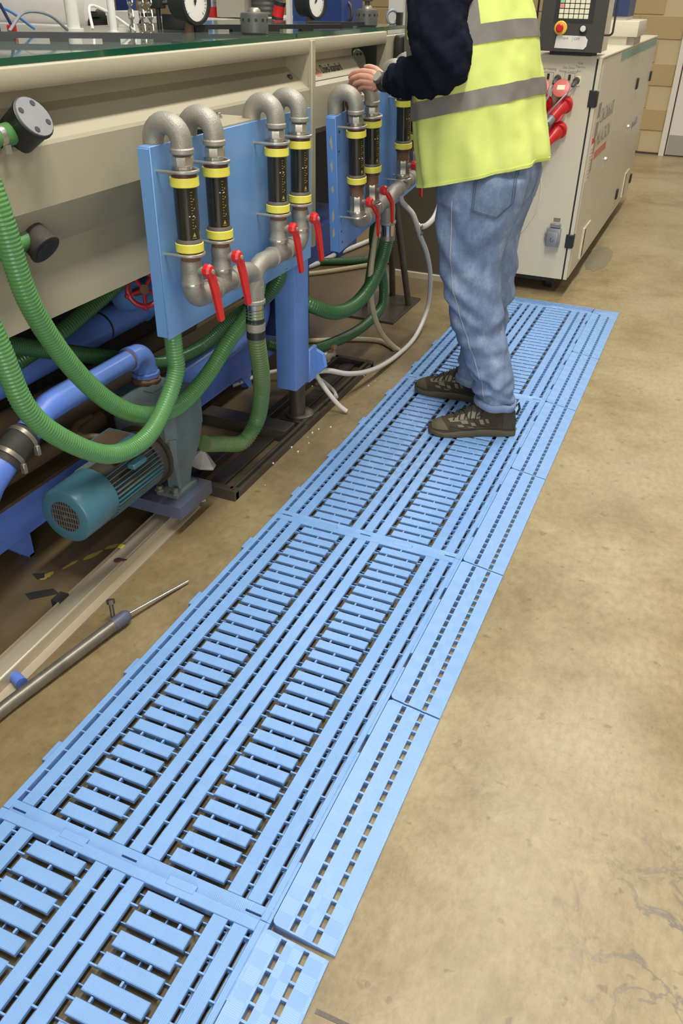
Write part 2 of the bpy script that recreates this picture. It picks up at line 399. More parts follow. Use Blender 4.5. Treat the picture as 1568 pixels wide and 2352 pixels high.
ORG = {}
def mesh_from(mb, mats, origin=(0, 0, 0), smooth=True, angle=38):
    me = bpy.data.meshes.new('m')
    o = Vector(origin)
    me.from_pydata([tuple(v - o) for v in mb.v], [], mb.f)
    if not isinstance(mats, (list, tuple)): mats = [mats]
    for m in mats: me.materials.append(MT[m] if isinstance(m, str) else m)
    if len(mats) > 1: me.polygons.foreach_set('material_index', mb.mi)
    bm = bmesh.new(); bm.from_mesh(me); bmesh.ops.recalc_face_normals(bm, faces=bm.faces); bm.to_mesh(me); bm.free()
    if smooth:
        me.shade_smooth(); me.set_sharp_from_angle(angle=math.radians(angle))
    me.update()
    return me
def obj(name, mb, mats, parent=None, label=None, smooth=True, angle=38, origin=None):
    """one mesh object; vertices of mb are world coordinates and are re-based on the thing's origin"""
    og = ORG[parent.name] if parent is not None else (Vector(origin) if origin else base_of(mb))
    me = mesh_from(mb, mats, og, smooth, angle); me.name = name
    o = bpy.data.objects.new(name, me); COL.objects.link(o)
    if parent is not None: o.parent = parent
    else: o.location = og
    ORG[o.name] = og
    if label: o['label'] = label
    return o
def base_of(mb):
    xs = [v.x for v in mb.v]; ys = [v.y for v in mb.v]; zs = [v.z for v in mb.v]
    return Vector(((min(xs) + max(xs)) / 2, (min(ys) + max(ys)) / 2, min(zs)))
def tag(o, label, cat, group=None, kind=None):
    o['label'] = label; o['category'] = cat
    if group: o['group'] = group
    if kind: o['kind'] = kind
    return o
def thing(name, label, cat, loc, group=None):
    o = bpy.data.objects.new(name, None); COL.objects.link(o); o.empty_display_size = .05
    o.location = loc; ORG[o.name] = Vector(loc)
    return tag(o, label, cat, group)
def share(name, src, parent, delta):
    """another copy of a part, moved by delta inside its thing"""
    c = src.copy(); c.name = name; COL.objects.link(c); c.parent = parent
    c.location = src.location + Vector(delta); ORG[c.name] = ORG[src.name] + Vector(delta); return c
def copy_thing(root, loc, label, rz=None):
    r = root.copy(); COL.objects.link(r); r.location = loc; r['label'] = label
    if rz is not None: r.rotation_euler = (0, 0, rz)
    for ch in root.children:
        c = ch.copy(); COL.objects.link(c); c.parent = r
        for g in ch.children:
            d = g.copy(); COL.objects.link(d); d.parent = c
    return r
def struct(o): o['kind'] = 'structure'; return o
def text(name, s, size, loc, xdir, ydir, m, parent, ext=.0004, align='LEFT', sx=1.0):
    cu = bpy.data.curves.new(name, 'FONT'); cu.body = s; cu.size = size; cu.extrude = ext; cu.align_x = align
    cu.materials.append(MT[m]); cu.resolution_u = 3
    tmp = bpy.data.objects.new('tmp', cu); COL.objects.link(tmp)
    dg = bpy.context.evaluated_depsgraph_get(); dg.update()
    me = bpy.data.meshes.new_from_object(tmp.evaluated_get(dg)); me.name = name
    bpy.data.objects.remove(tmp)
    o = bpy.data.objects.new(name, me); COL.objects.link(o)
    X = Vector(xdir).normalized(); Z = X.cross(Vector(ydir)).normalized(); Y = Z.cross(X)
    o.parent = parent
    mm = Matrix((X, Y, Z)).transposed().to_4x4() @ Matrix.Diagonal((sx, 1, 1, 1))
    mm.translation = Vector(loc) - ORG[parent.name]
    o.matrix_local = mm
    return o
def spline(pts, step=.01):
    """centripetal Catmull-Rom through pts, resampled every step"""
    P = [Vector(p) for p in pts]; P = [2 * P[0] - P[1]] + P + [2 * P[-1] - P[-2]]
    out = []
    for i in range(1, len(P) - 2):
        p0, p1, p2, p3 = P[i - 1:i + 3]
        t0 = 0; t1 = t0 + max((p1 - p0).length, 1e-6) ** .5; t2 = t1 + max((p2 - p1).length, 1e-6) ** .5; t3 = t2 + max((p3 - p2).length, 1e-6) ** .5
        n = max(2, int((p2 - p1).length / step))
        for k in range(n):
            t = t1 + (t2 - t1) * k / n
            a1 = p0 * ((t1 - t) / (t1 - t0)) + p1 * ((t - t0) / (t1 - t0)); a2 = p1 * ((t2 - t) / (t2 - t1)) + p2 * ((t - t1) / (t2 - t1)); a3 = p2 * ((t3 - t) / (t3 - t2)) + p3 * ((t - t2) / (t3 - t2))
            b1 = a1 * ((t2 - t) / (t2 - t0)) + a2 * ((t - t0) / (t2 - t0)); b2 = a2 * ((t3 - t) / (t3 - t1)) + a3 * ((t - t1) / (t3 - t1))
            out.append(b1 * ((t2 - t) / (t2 - t1)) + b2 * ((t - t1) / (t2 - t1)))
    out.append(P[-2]); return out

# ------------------------------------------------------------------ the hall: floor, far wall of blocks, door
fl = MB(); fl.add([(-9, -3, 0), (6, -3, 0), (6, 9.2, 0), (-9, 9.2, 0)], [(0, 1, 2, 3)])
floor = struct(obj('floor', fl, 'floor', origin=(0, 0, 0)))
sj = MB(); sj.box(.735, 6, -.094, -.086, -.001, .0008)
obj('expansion_joint', sj, 'steel_d', floor)
pd = MB()
for (cx, cy, rx, ry, m) in ((.47, 4.75, .075, .30, 0),):
    ring = [(cx + rx * math.cos(2 * PI * k / 28) * (1 + .12 * math.sin(3 * k)), cy + ry * math.sin(2 * PI * k / 28) * (1 + .1 * math.cos(2 * k)), .0012) for k in range(28)]
    pd.add(ring, [tuple(range(28))])
obj('damp_patch', pd, mat('damp_concrete', (.235, .195, .125), .3, var=.3, vscale=12), floor)

WY = 9.1
w = MB(); w.box(-9, 4, WY + .012, WY + .2, 0, 4.2)
wall = struct(obj('wall_back', w, 'mortar', origin=(0, WY, 0)))
bw, bh = .44, .205
blk = MB(); blk.bbox(-bw / 2 + .005, bw / 2 - .005, WY, WY + .025, .005, bh - .005, b=.003, seg=1)
first = None
for c in range(7):
    z = .016 + c * bh
    x = -8.8 + (bw / 2 if c % 2 else 0)
    while x < .44:
        if x + bw / 2 > .43:                       # half blocks against the door frame
            hb = MB(); hb.bbox(x - bw / 2 + .005, .425, WY, WY + .025, z + .005, z + bh - .005, b=.003, seg=1)
            if x - bw / 2 < .40: obj('block', hb, 'brick', wall, smooth=False)
        elif first is None:
            first = obj('block', blk, 'brick', wall, smooth=False)
            base_loc = first.location.copy(); first.location = base_loc + Vector((x, 0, z))
        else:
            q = bpy.data.objects.new('block', first.data); COL.objects.link(q); q.parent = wall
            q.location = base_loc + Vector((x, (random.random() - .5) * .004, z))
        x += bw
dr = MB(); dr.box(.50, 1.42, WY - .035, WY + .01, .012, 2.05)
door = struct(obj('door_1', dr, 'door', origin=(.96, WY, 0)))
f = MB(); f.box(.435, .487, WY - .05, WY + .02, 0, 2.12); f.box(1.433, 1.485, WY - .05, WY + .02, 0, 2.12); f.box(.487, 1.433, WY - .05, WY + .02, 2.06, 2.12)
obj('door_frame', f, 'door', door)
f = MB(); f.box(.488, .499, WY - .036, WY - .02, 0, 2.05); obj('door_seal', f, 'dkred', door)
f = MB(); f.box(.505, 1.415, WY - .038, WY - .034, .014, .20); obj('kick_plate', f, 'kick', door)
f = MB(); f.box(.505, 1.415, WY - .0375, WY - .034, .86, .94); obj('push_plate', f, 'teal_l', door)
sk = MB(); sk.box(-9, .43, WY - .006, WY + .002, 0, .018); struct(obj('baseboard_back', sk, 'grime'))

# ------------------------------------------------------------------ the blue duckboard walkway
TOP = .0245
def rail_mb(u0, u1): return MB().box(u0, u1, .0245, 1.1765, .0152, TOP, c=.0012)
RAILS = [(.0265, .0555), (.0675, .0975), (.2465, .2745), (.2865, .3150), (.3270, .3560), (.5030, .5330), (.5445, .5735)]
LAD = [(.112, .2335), (.3695, .491)]
NSL = 28; PIT = (1.1765 - .0245 - .0085) / NSL
def build_tile(v0, label):
    t = thing('deck_tile', label, 'floor tile', (0, v0, 0), 'deck tiles of the blue walkway')
    def O(n, mb, **k):
        for i, p in enumerate(mb.v): mb.v[i] = p + Vector((0, v0, 0))
        return obj(n, mb, 'mat', t, smooth=False, **k)
    for u0, u1 in RAILS: O('rail', rail_mb(u0, u1))
    # frame: lips at both long sides, closed band at the far end, lower band with slots at the near end
    e = MB()
    e.box(0, .0155, 0, 1.199, 0, TOP, c=.0015)
    e.box(.5845, .5985, 0, 1.199, 0, TOP, c=.0012)
    for a, b_ in ((0, .13), (.186, .42), (.476, .71), (.766, 1.0), (1.056, 1.199)): e.box(.5985, .6045, a, b_, 0, TOP - .001)
    e.box(.0155, .5845, 1.177, 1.199, .008, TOP, c=.0012)
    def sl(v): return .019 + (TOP - .019) * min(1, v / .021)
    segs = [(.0155, .0186, 1), (.0186, .052, 0), (.052, .2830, 1), (.2830, .3165, 0), (.3165, .5510, 1), (.5510, .5830, 0), (.5830, .5985, 1)]
    for a, b_, full in segs:
        for v_0, v_1 in (((0, .0235),) if full else ((0, .0052), (.0092, .0235))):
            e.add([(a, v_0, .002), (b_, v_0, .002), (b_, v_1, .002), (a, v_1, .002), (a, v_0, sl(v_0)), (b_, v_0, sl(v_0)), (b_, v_1, sl(v_1)), (a, v_1, sl(v_1))],
                  [(3, 2, 1, 0), (4, 5, 6, 7), (0, 1, 5, 4), (1, 2, 6, 5), (2, 3, 7, 6), (3, 0, 4, 7)])
    O('edge_frame', e)
    # cross slats of the two ladders
    proto = []
    for a, b_ in LAD:
        m_ = MB(); m_.box(a + .0015, b_ - .0015, .0245 + .0108, .0245 + PIT - .0015, .0145, TOP, c=.0016)
        proto.append(O('slat', m_))
    for p in proto:
        for k in range(1, NSL): share('slat', p, t, (0, PIT * k, 0))
    # the little webs that hold everything together
    wb = MB(); z0, z1 = .0145, TOP - .0016
    def row(u0, u1, pitch, off, w_=.0032, zt=z1):
        v = .0245 + off
        while v < 1.174: wb.box(u0, u1, v - w_ / 2, v + w_ / 2, z0, zt); v += pitch
    G = .02925
    for u0, u1 in ((.0155, .0265), (.5735, .5845)): row(u0, u1, 2 * G, .026)
    for u0, u1 in ((.0555, .0675), (.5330, .5445)): row(u0, u1, G, G)
    for u0, u1 in ((.2745, .2865),): row(u0, u1, 2 * G, .05)
    for u0, u1 in ((.3150, .3270),): row(u0, u1, 2 * G, .021)
    for (a, b_), s in zip(LAD, (0, 1)):
        row(a - .0145, a + .002, 2 * G, .056); row(b_ - .002, b_ + .0135, 2 * G, .056)
        for k in range(NSL + 1):
            v = .0245 + PIT * k + .004
            fr = ((.22, .75), (.48,), (.25, .70), (.52,))[(k + s) % 4]
            for q in fr:
                u = a + (b_ - a) * q; wb.box(u - .0022, u + .0022, v - .0048, v + .0048, z0, z1)
    o = O('web', wb); o['kind'] = 'stuff'
    # low cross ribs seen down in the slots
    rb = MB()
    for k in range(20):
        v = .05 + k * 2 * G; rb.box(.016, .584, v - .0012, v + .0012, .0005, .009)
    for u in (.021, .041, .0605, .0825, .26, .281, .30, .3205, .342, .518, .5385, .559, .579): rb.box(u - .0012, u + .0012, .0245, 1.1765, .0005, .0105)
    for u in (.172, .43): rb.box(u - .0014, u + .0014, .0245, 1.1765, .0005, .0105)
    o = O('under_rib', rb); o['kind'] = 'stuff'
    # connector tongues
    for k in range(4):
        a = .13 + .29 * k
        m_ = MB(); m_.box(-.0145, .001, a, a + .056, .006, .0175, c=.0015); O('connector_tab', m_)
    for a in (.148, .392):
        m_ = MB(); m_.box(a, a + .059, 1.190, 1.2085, .0172, TOP + .0012, c=.001); O('seam_tab', m_)
    return t
tile0 = build_tile(0.0, 'long blue duckboard tile in the foreground, the whole one nearest the camera')
copy_thing(tile0, (0, -1.2, 0), 'blue duckboard tile cut off by the bottom left corner of the photo')
copy_thing(tile0, (0, 1.2, 0), 'blue duckboard tile that the worker stands on')
copy_thing(tile0, (0, 2.4, 0), 'farthest blue duckboard tile, behind the worker\'s legs')

RW = .123
def zr(d): return TOP - .0005 - d / RW * .0175
def build_ramp(L, label):
    t = thing('ramp_edge', label, 'floor tile', (0, 0, 0), 'sloping edge strips of the blue walkway')
    def strip(a, b_, y0=.0015, y1=L - .0015, cut=0.0):
        m_ = MB()
        prof = [(a, y0), (b_, y0), (b_, y1), (a, y1)]
        if cut: prof = [(a + cut, y0), (b_, y0), (b_, y1), (a + cut, y1), (a + cut * .3, y1 - cut * .3), (a, y1 - cut), (a, y0 + cut), (a + cut * .3, y0 + cut * .3)]
        n = len(prof)
        m_.add([(x, y, .0005) for x, y in prof] + [(x, y, zr(x)) for x, y in prof],
               [tuple(range(n))[::-1], tuple(range(n, 2 * n))] + [(i, (i + 1) % n, n + (i + 1) % n, n + i) for i in range(n)])
        return m_
    obj('tread_strip', strip(0, .034, cut=.009), 'mat', t, smooth=False)
    obj('tread_strip', strip(.0445, .0775), 'mat', t, smooth=False)
    obj('tread_strip', strip(.088, RW), 'mat', t, smooth=False)
    wb = MB(); n = int(round(L / .0293))
    for a, b_ in ((.034, .0445), (.0775, .088)):
        for k in range(n + 1):
            v = .003 + (L - .006) * k / n
            v0, v1 = max(.0015, v - .0022), min(L - .0015, v + .0022)
            wb.add([(a, v0, .0005), (b_, v0, .0005), (b_, v1, .0005), (a, v1, .0005), (a, v0, zr(a) - .0008), (b_, v0, zr(b_) - .0008), (b_, v1, zr(b_) - .0008), (a, v1, zr(a) - .0008)],
                   [(3, 2, 1, 0), (4, 5, 6, 7), (0, 1, 5, 4), (1, 2, 6, 5), (2, 3, 7, 6), (3, 0, 4, 7)])
    o = obj('web', wb, 'mat', t, smooth=False); o['kind'] = 'stuff'
    return t
RX = .606
r0 = build_ramp(.598, 'sloping blue edge strip beside the near half of the nearest whole tile')
r0.location = (RX, .001, 0)
for v, lab in ((-.602, 'sloping blue edge strip in the bottom foreground, lowest in the photo'),
               (.601, 'sloping blue edge strip beside the far half of the nearest whole tile'),
               (1.201, 'sloping blue edge strip in front of the worker\'s near shoe'),
               (1.801, 'sloping blue edge strip beside the worker\'s heels'),
               (2.401, 'sloping blue edge strip just behind the worker'),
               (3.001, 'sloping blue edge strip at the far right end of the walkway')):
    copy_thing(r0, (RX - (.006 if v == -.602 else 0), v - (.004 if v == -.602 else 0), 0), lab)
copy_thing(r0, (.602, 3.602, 0), 'sloping blue edge strip closing the far end of the walkway', rz=PI / 2)
cn = MB()
cn.add([(RX, 3.602, .0005), (RX + RW, 3.602, .0005), (RX + RW, 3.602 + RW, .0005), (RX, 3.602 + RW, .0005), (RX, 3.602, TOP), (RX + RW, 3.602, .0035), (RX + RW, 3.602 + RW, .0035), (RX, 3.602 + RW, .0035)],
       [(3, 2, 1, 0), (4, 5, 6), (4, 6, 7), (0, 1, 5, 4), (1, 2, 6, 5), (2, 3, 7, 6), (3, 0, 4, 7)])
tag(obj('ramp_corner', cn, 'mat', smooth=False), 'small blue mitred corner piece at the far right corner of the walkway', 'floor tile')

# ------------------------------------------------------------------ flow-meter panels
def arc_pts(c, e1, e2, r, a0, a1, n=10):
    c = Vector(c); e1 = Vector(e1); e2 = Vector(e2)
    return [c + e1 * (r * math.cos(a0 + (a1 - a0) * k / n)) + e2 * (r * math.sin(a0 + (a1 - a0) * k / n)) for k in range(n + 1)]
XB, XT, XP = -.150, -.100, -.175
def flow_panel(dy, dz, label, variant):
    """blue board with four flow meters; board plane at x = XB, facing the walkway"""
    T0 = (XB, 1.355 + dy, .66)
    t = thing('flow_meter_panel', label, 'pipe panel', T0, 'flow meter panels on the machine')
    y0, y1 = .935 + dy, 1.782 + dy
    # folded sheet board: front sheet, returns at both ends and at the bottom, open at the top behind the bends
    bd = MB(); bd.bbox(XB - .005, XB, y0, y1, .658, 1.112, b=.002, seg=1)
    bd.bbox(XB - .036, XB - .0005, y0, y0 + .005, .662, 1.108, b=.002, seg=1)
    bd.bbox(XB - .036, XB - .0005, y1 - .005, y1, .662, 1.108, b=.002, seg=1)
    bd.bbox(XB - .034, XB - .0005, y0 + .002, y0 + .030, 1.104, 1.1115, b=.002, seg=1)
    obj('back_board', bd, 'blue' if variant == 0 else 'blue_w', t)
    g = 'galv'; TY = [.988 + dy, 1.130 + dy, 1.455 + dy, 1.600 + dy]
    for i, y in enumerate(TY):
        # return bend from the front leg over the board top to the back leg
        zc = 1.119 + dz; R = (XT - XP) / 2; cx = (XT + XP) / 2
        pts = [Vector((XT, y, 1.098 + dz))] + arc_pts((cx, y, zc), (1, 0, 0), (0, 0, 1), R, 0, PI, 14) + [Vector((XP, y, 1.06 + dz)), Vector((XP, y, .67))]
        m = MB(); m.tube(pts, lambda s, i: .0248 if i < 16 else .0235, 18)
        m.lathe([(0, .0248), (.003, .0278), (.011, .0278), (.014, .0248)], (XT, y, 1.094 + dz), (0, 0, 1), 18)
        bend = obj('return_bend', m, g, t)
        m = MB(); m.lathe([(0, .020), (.002, .0245), (.006, .0255), (.021, .0255), (.024, .022)], (XT, y, 1.068 + dz), (0, 0, 1), 8)
        m.cyl((XT, y, 1.058 + dz), (XT, y, 1.07 + dz), .0205, 14)
        obj('union_nut', m, 'galv_l', bend, angle=25)
        # flow meter: dark neck, yellow caps, smoked tube
        m = MB()
        m.lathe([(0, .0275), (.130, .0275)], (XT, y, .900 + dz), (0, 0, 1), 24)
        fm = obj('flow_tube', m, 'black_tube', t)
        for zz in (1.0255, .877):
            m = MB(); m.lathe([(0, .0325), (.0015, .034), (.0195, .034), (.021, .0325)], (XT, y, zz + dz), (0, 0, 1), 24)
            obj('yellow_ring', m, 'yellow', fm)
        for zz, rr in ((1.045, .030), (.866, .028)):
            m = MB(); m.lathe([(0, rr), (.0135, rr)], (XT, y, zz + dz), (0, 0, 1), 20); obj('neck', m, 'dkred', fm)
        m = MB(); m.lathe([(0, .0325), (.004, .0315), (.009, .0280)], (XT, y, .8975 + dz), (0, 0, 1), 22)
        obj('collar', m, 'collar_grey', fm)
        # printed scale on the side of the tube
        m = MB(); az = math.radians(-27); ra = .0278
        def patch(a, z, wd, h, tri=False):
            p = []
            for da, dzz in ((-wd / 2, -h / 2), (wd / 2, -h / 2), (0, h / 2)) if tri else ((-wd / 2, -h / 2), (wd / 2, -h / 2), (wd / 2, h / 2), (-wd / 2, h / 2)):
                q = a + da / ra; p.append((XT + ra * math.cos(q), y + ra * math.sin(q), z + dzz + dz))
            p2 = [(XT + (x - XT) * 1.006, y + (yy - y) * 1.006, z_) for x, yy, z_ in p]
            k = len(p); m.add(p + p2, [tuple(range(k, 2 * k))] + [(j, (j + 1) % k, k + (j + 1) % k, k + j) for j in range(k)])
        patch(az, .920, .0085, .010, True)
        patch(az, .9115, .011, .0012)
        for k in range(13): patch(az - (.06 if k % 3 else .02), .934 + k * .0068, .0032 if k % 3 else .0060, .0011)
        for k in range(4): patch(az + .17, .938 + k * .0204, .0022, .0034)
        obj('scale_print', m, 'dim_amber', fm, smooth=False)
        m = MB(); patch(az - .12, (.962, .990, .985, .975)[i], .014, .0024); obj('set_mark', m, 'white', fm, smooth=False)
        # clamp bolts
        for zz in (1.0585 + dz, .8705 + dz) if variant == 0 else (1.0585 + dz, .782):
            m = MB(); Ru = .0335 if variant == 0 or zz > 1 else .031
            m.tube([Vector((XB - .004, y - Ru, zz)), Vector((XT - .01, y - Ru, zz))] + arc_pts((XT, y, zz), (0, -1, 0), (1, 0, 0), Ru, 0, PI, 12) + [Vector((XT - .01, y + Ru, zz)), Vector((XB - .004, y + Ru, zz))], .0042, 8)
            obj('u_bolt', m, 'galv_l', t)
        # ball valve
        zt = .857 + dz * .5
        m = MB()
        m.lathe([(0, .0265), (.006, .0285), (.010, .0265), (.022, .0255), (.028, .024), (.034, .0255), (.050, .0262), (.056, .025), (.060, .023)], (XT, y, .795), (0, 0, 1), 20 if variant == 0 else 8)
        m.cyl((XT + .018, y, .832), (XT + .038, y, .832), .0105, 12)
        bv = obj('ball_valve', m, 'galv' if variant == 0 else 'brass_gr', t)
        m = MB(); m.lathe([(0, .0235), (.030 + dz, .0225)], (XT, y, .850), (0, 0, 1), 16); obj('thread', m, 'rust', bv)
        m = MB(); m.lathe([(0, .0268), (.004, .0285), (.010, .0285), (.013, .0268)], (XT, y, .790), (0, 0, 1), 18); obj('collar', m, 'galv_l', bv)
        # red lever
        m = MB(); hz = .833; hx = XT + .036
        m.lathe([(0, .012), (.003, .0165), (.015, .0175), (.021, .0135), (.024, .006)], (hx, y, hz), (1, 0, 0), 10)
        lx = hx + .013; yt = y + .030
        if variant == 0:
            P = [(y - .013, hz - .006, lx), (y - .003, hz - .050, lx + .004), (yt - .018, hz - .124, lx + .008), (yt - .015, hz - .130, lx + .008), (yt + .002, hz - .130, lx + .008), (yt + .005, hz - .126, lx + .008), (y + .026, hz - .052, lx + .004), (y + .015, hz - .002, lx)]
        else:
            P = [(y - .008, hz - .004, lx), (y + .004, hz - .030, lx + .010), (y + .022, hz - .055, lx + .014), (y + .026, hz - .118, lx + .014), (y + .030, hz - .126, lx + .014), (y + .038, hz - .126, lx + .014), (y + .041, hz - .118, lx + .014), (y + .039, hz - .050, lx + .014), (y + .020, hz - .022, lx + .010), (y + .010, hz, lx)]
        n = len(P)
        m.add([(x, yy, z) for yy, z, x in P] + [(x + .008, yy, z) for yy, z, x in P], [tuple(range(n))[::-1], tuple(range(n, 2 * n))] + [(k, (k + 1) % n, n + (k + 1) % n, n + k) for k in range(n)])
        obj('lever', m, 'red', bv, label='red handle' if i == 0 else None, angle=30)
        m = MB(); m.lathe([(0, .0062), (.005, .0058), (.007, .003)], (hx + .022, y, hz), (1, 0, 0), 8); m.lathe([(0, .0085), (.010, .0085)], (XT + .026, y, hz), (1, 0, 0), 10)
        obj('lever_nut', m, 'galv_l', bv)
    # collecting manifold below
    zm = .757; yc = 1.295 + dy
    for sgn, ya, yb in ((-1, TY[0], TY[1]), (1, TY[3], TY[2])):
        q = -sgn; m = MB()
        pts = [Vector((XT, ya, .792))] + arc_pts((XT, ya + q * .034, .791), (0, -q, 0), (0, 0, -1), .034, 0, PI / 2, 8) + [Vector((XT, ya + q * .075, zm))]
        m.tube(pts, .0272, 18)
        m.lathe([(0, .0272), (.002, .0305), (.011, .0305), (.013, .0272)], (XT, ya + q * .062, zm), (0, q, 0), 18)
        obj('elbow', m, g, t)
        m = MB()
        m.cyl((XT, ya + q * .070, zm), (XT, yb + q * .055, zm), .0262, 18)
        m.cyl((XT, yb, zm), (XT, yb, .793), .0252, 18)
        m.lathe([(0, .0262), (.002, .030), (.010, .030), (.012, .0262)], (XT, yb - q * .047, zm), (0, q, 0), 18)
        m.lathe([(0, .0262), (.002, .030), (.010, .030), (.012, .0262)], (XT, yb + q * .040, zm), (0, q, 0), 18)
        obj('tee', m, g, t)
        m = MB()
        pts = [Vector((XT, yb + q * .050, zm))] + [Vector((XT, yc - q * .052, zm + .002))] + arc_pts((XT, yc - q * .052, zm - .060), (0, 0, 1), (0, q, 0), .060, .15, PI / 2, 8) + [Vector((XT, yc + q * .004, .668))]
        m.tube(pts, .0262, 18)
        obj('twin_elbow', m, g, t)
    m = MB(); m.cyl((XT, yc, .662), (XT, yc, .705), .0285, 18); m.lathe([(0, .029), (.003, .032), (.011, .032), (.014, .029)], (XT, yc, .655), (0, 0, 1), 18)
    obj('outlet_socket', m, g, t)
    m = MB(); m.lathe([(0, .0255), (.03, .0255), (.042, .0275), (.046, .0275)], (XT, yc, .612), (0, 0, 1), 18); obj('hose_tail', m, 'chrome', t, label='bright chromed hose tail')
    # bracket plate carrying the board on the machine
    m = MB(); m.box(-.292, -.155, 1.24 + dy, 1.47 + dy, 1.109, 1.116); br = obj('fixing_plate', m, 'cream', t)
    for yy in (1.315, 1.400):
        m = MB(); m.lathe([(0, .010), (.005, .010), (.006, .006), (.012, .006), (.014, .003)], (-.245, yy + dy, 1.1162), (0, 0, 1), 8)
        obj('fixing_bolt', m, 'chrome', br)
    if variant == 1:
        m = MB(); m.sphere((-.137, .988 + dy + .02, 1.118 + dz), .010, 12, 8, sc=(1, 1, 1.3)); m.cyl((-.137, 1.008 + dy, 1.08), (-.137, 1.008 + dy, 1.115 + dz), .005, 8); obj('red_knob', m, 'dkred', t, label='small dark red knob')
        m = MB()
        for yy, zz in ((.965, 1.06), (.955, 1.0), (.96, .73), (.965, .69)): m.lathe([(0, .004), (.0006, .004)], (XB, yy + dy, zz), (1, 0, 0), 8)
        obj('drilled_hole', m, 'black', t)
        m = MB(); 
        for zz, h in ((1.03, .05), (.955, .045), (.88, .03), (.79, .05), (.73, .04)):
            pts = [(XB - .020 + random.uniform(-.004, .004), y0 - .0006, zz - h / 2), (XB - .014, y0 - .0006, zz - h * .2), (XB - .017, y0 - .0006, zz + h / 2), (XB - .024, y0 - .0006, zz + h * .1)]
            m.add(pts + [(a, b_ + .0005, c) for a, b_, c in pts], [(0, 1, 2, 3), (0, 4, 5, 1), (1, 5, 6, 2), (2, 6, 7, 3), (3, 7, 4, 0)])
        obj('bare_patch', m, 'cream', t, smooth=False, label='chipped paint')
    return t
panel1 = flow_panel(0, 0, 'clean blue panel of four flow meters nearest the camera, hung on the blue post', 0)
panel2 = flow_panel(1.082, .018, 'chipped blue panel of flow meters behind, under the worker\'s hand', 1)
panel2.rotation_euler = (.105, 0, 0)

# ------------------------------------------------------------------ the long cream water tank
tank = thing('cooling_tank', 'long cream water tank on the left with a folded front, above the green hoses', 'machine', (-.65, .8, .736))
Y0, Y1 = -.6, 2.095
body = MB(); body.prism([(-.36, 1.236), (-.385, 1.226), (-.385, 1.193), (-.304, 1.134), (-.30, 1.126), (-.30, 1.004), (-.304, .994), (-.36, .905), (-.36, .738), (-1.15, .738), (-1.15, 1.236)], 'y', Y0, Y1)
obj('tank_body', body, 'cream', tank, angle=12)
m = MB(); m.prism([(-.302, 1.276), (-.30, 1.273), (-.30, 1.238), (-.303, 1.234), (-.36, 1.234), (-.36, 1.2775), (-.306, 1.2775)], 'y', Y0, 2.815)
obj('top_rail', m, 'cream', tank, angle=50)
m = MB(); m.bbox(-.315, -.292, 2.096, 2.126, .60, 1.272, b=.002, seg=1)
m.prism([(-.39, 1.190), (-.39, 1.238), (-.306, 1.238), (-.304, 1.130)], 'y', 2.088, 2.0965); m.prism([(-.36, .60), (-.36, .907), (-.304, .998), (-.304, .60)], 'y', 2.088, 2.0965)
obj('end_flange', m, 'cream', tank)
m = MB(); m.lathe([(0, .009), (.003, .011), (.006, .008), (.009, .0035)], (-.345, 2.035, 1.165), (.6, 0, .8), 12)
obj('socket_screw', m, 'steel_d', tank)
m = MB(); m.prism([(-.345, 1.236), (-.36, 1.225), (-.36, 1.203), (-.312, 1.142), (-.30, 1.132), (-.30, 1.00), (-.33, .975), (-.9, .975), (-.9, 1.236)], 'y', 2.126, 2.60)
obj('head_section', m, 'cream', tank, angle=12)
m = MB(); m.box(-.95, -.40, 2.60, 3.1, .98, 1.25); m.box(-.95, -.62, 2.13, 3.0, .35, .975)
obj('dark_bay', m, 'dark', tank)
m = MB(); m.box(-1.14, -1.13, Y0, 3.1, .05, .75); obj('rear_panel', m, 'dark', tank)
# name plate on the sloping face
npX, npZ = Vector((0, 1, 0)), Vector((-.048, 0, .061)).normalized()
def NP(y, s): return Vector((-.312, 0, 1.142)) + npZ * s + Vector((0, y, 0))
nn = Vector((.061, 0, .048)).normalized()
m = MB(); v = [NP(2.150, .004), NP(2.585, .004), NP(2.585, .073), NP(2.150, .073)]
m.add([p + nn * .0005 for p in v] + [p + nn * .002 for p in v], [(3, 2, 1, 0), (4, 5, 6, 7), (0, 1, 5, 4), (1, 2, 6, 5), (2, 3, 7, 6), (3, 0, 4, 7)])
plate = obj('name_plate', m, 'cream', tank, smooth=False)
m = MB()
for a0, a1, s0, s1 in ((2.150, 2.585, .004, .0055), (2.150, 2.585, .0715, .073), (2.150, 2.152, .004, .073)):
    v = [NP(a0, s0), NP(a1, s0), NP(a1, s1), NP(a0, s1)]; m.add([p + nn * .0025 for p in v], [(0, 1, 2, 3)])
obj('plate_border', m, 'ink', plate, smooth=False)
text('lettering', 'Davis-Standard', .044, NP(2.262, .026) + nn * .0025, npX, npZ, 'inkblack', plate, sx=.66)
m = MB(); v = [NP(2.205, .018), NP(2.243, .018), NP(2.243, .060), NP(2.205, .060)]
m.add([p + nn * .0028 for p in v], [(0, 1, 2, 3)])
obj('logo_square', m, 'ink_r', plate, smooth=False)
m = MB(); m.torus(NP(2.224, .039) + nn * .003, nn, .012, .0022, 18, 5); obj('logo_ring', m, 'cream', plate)
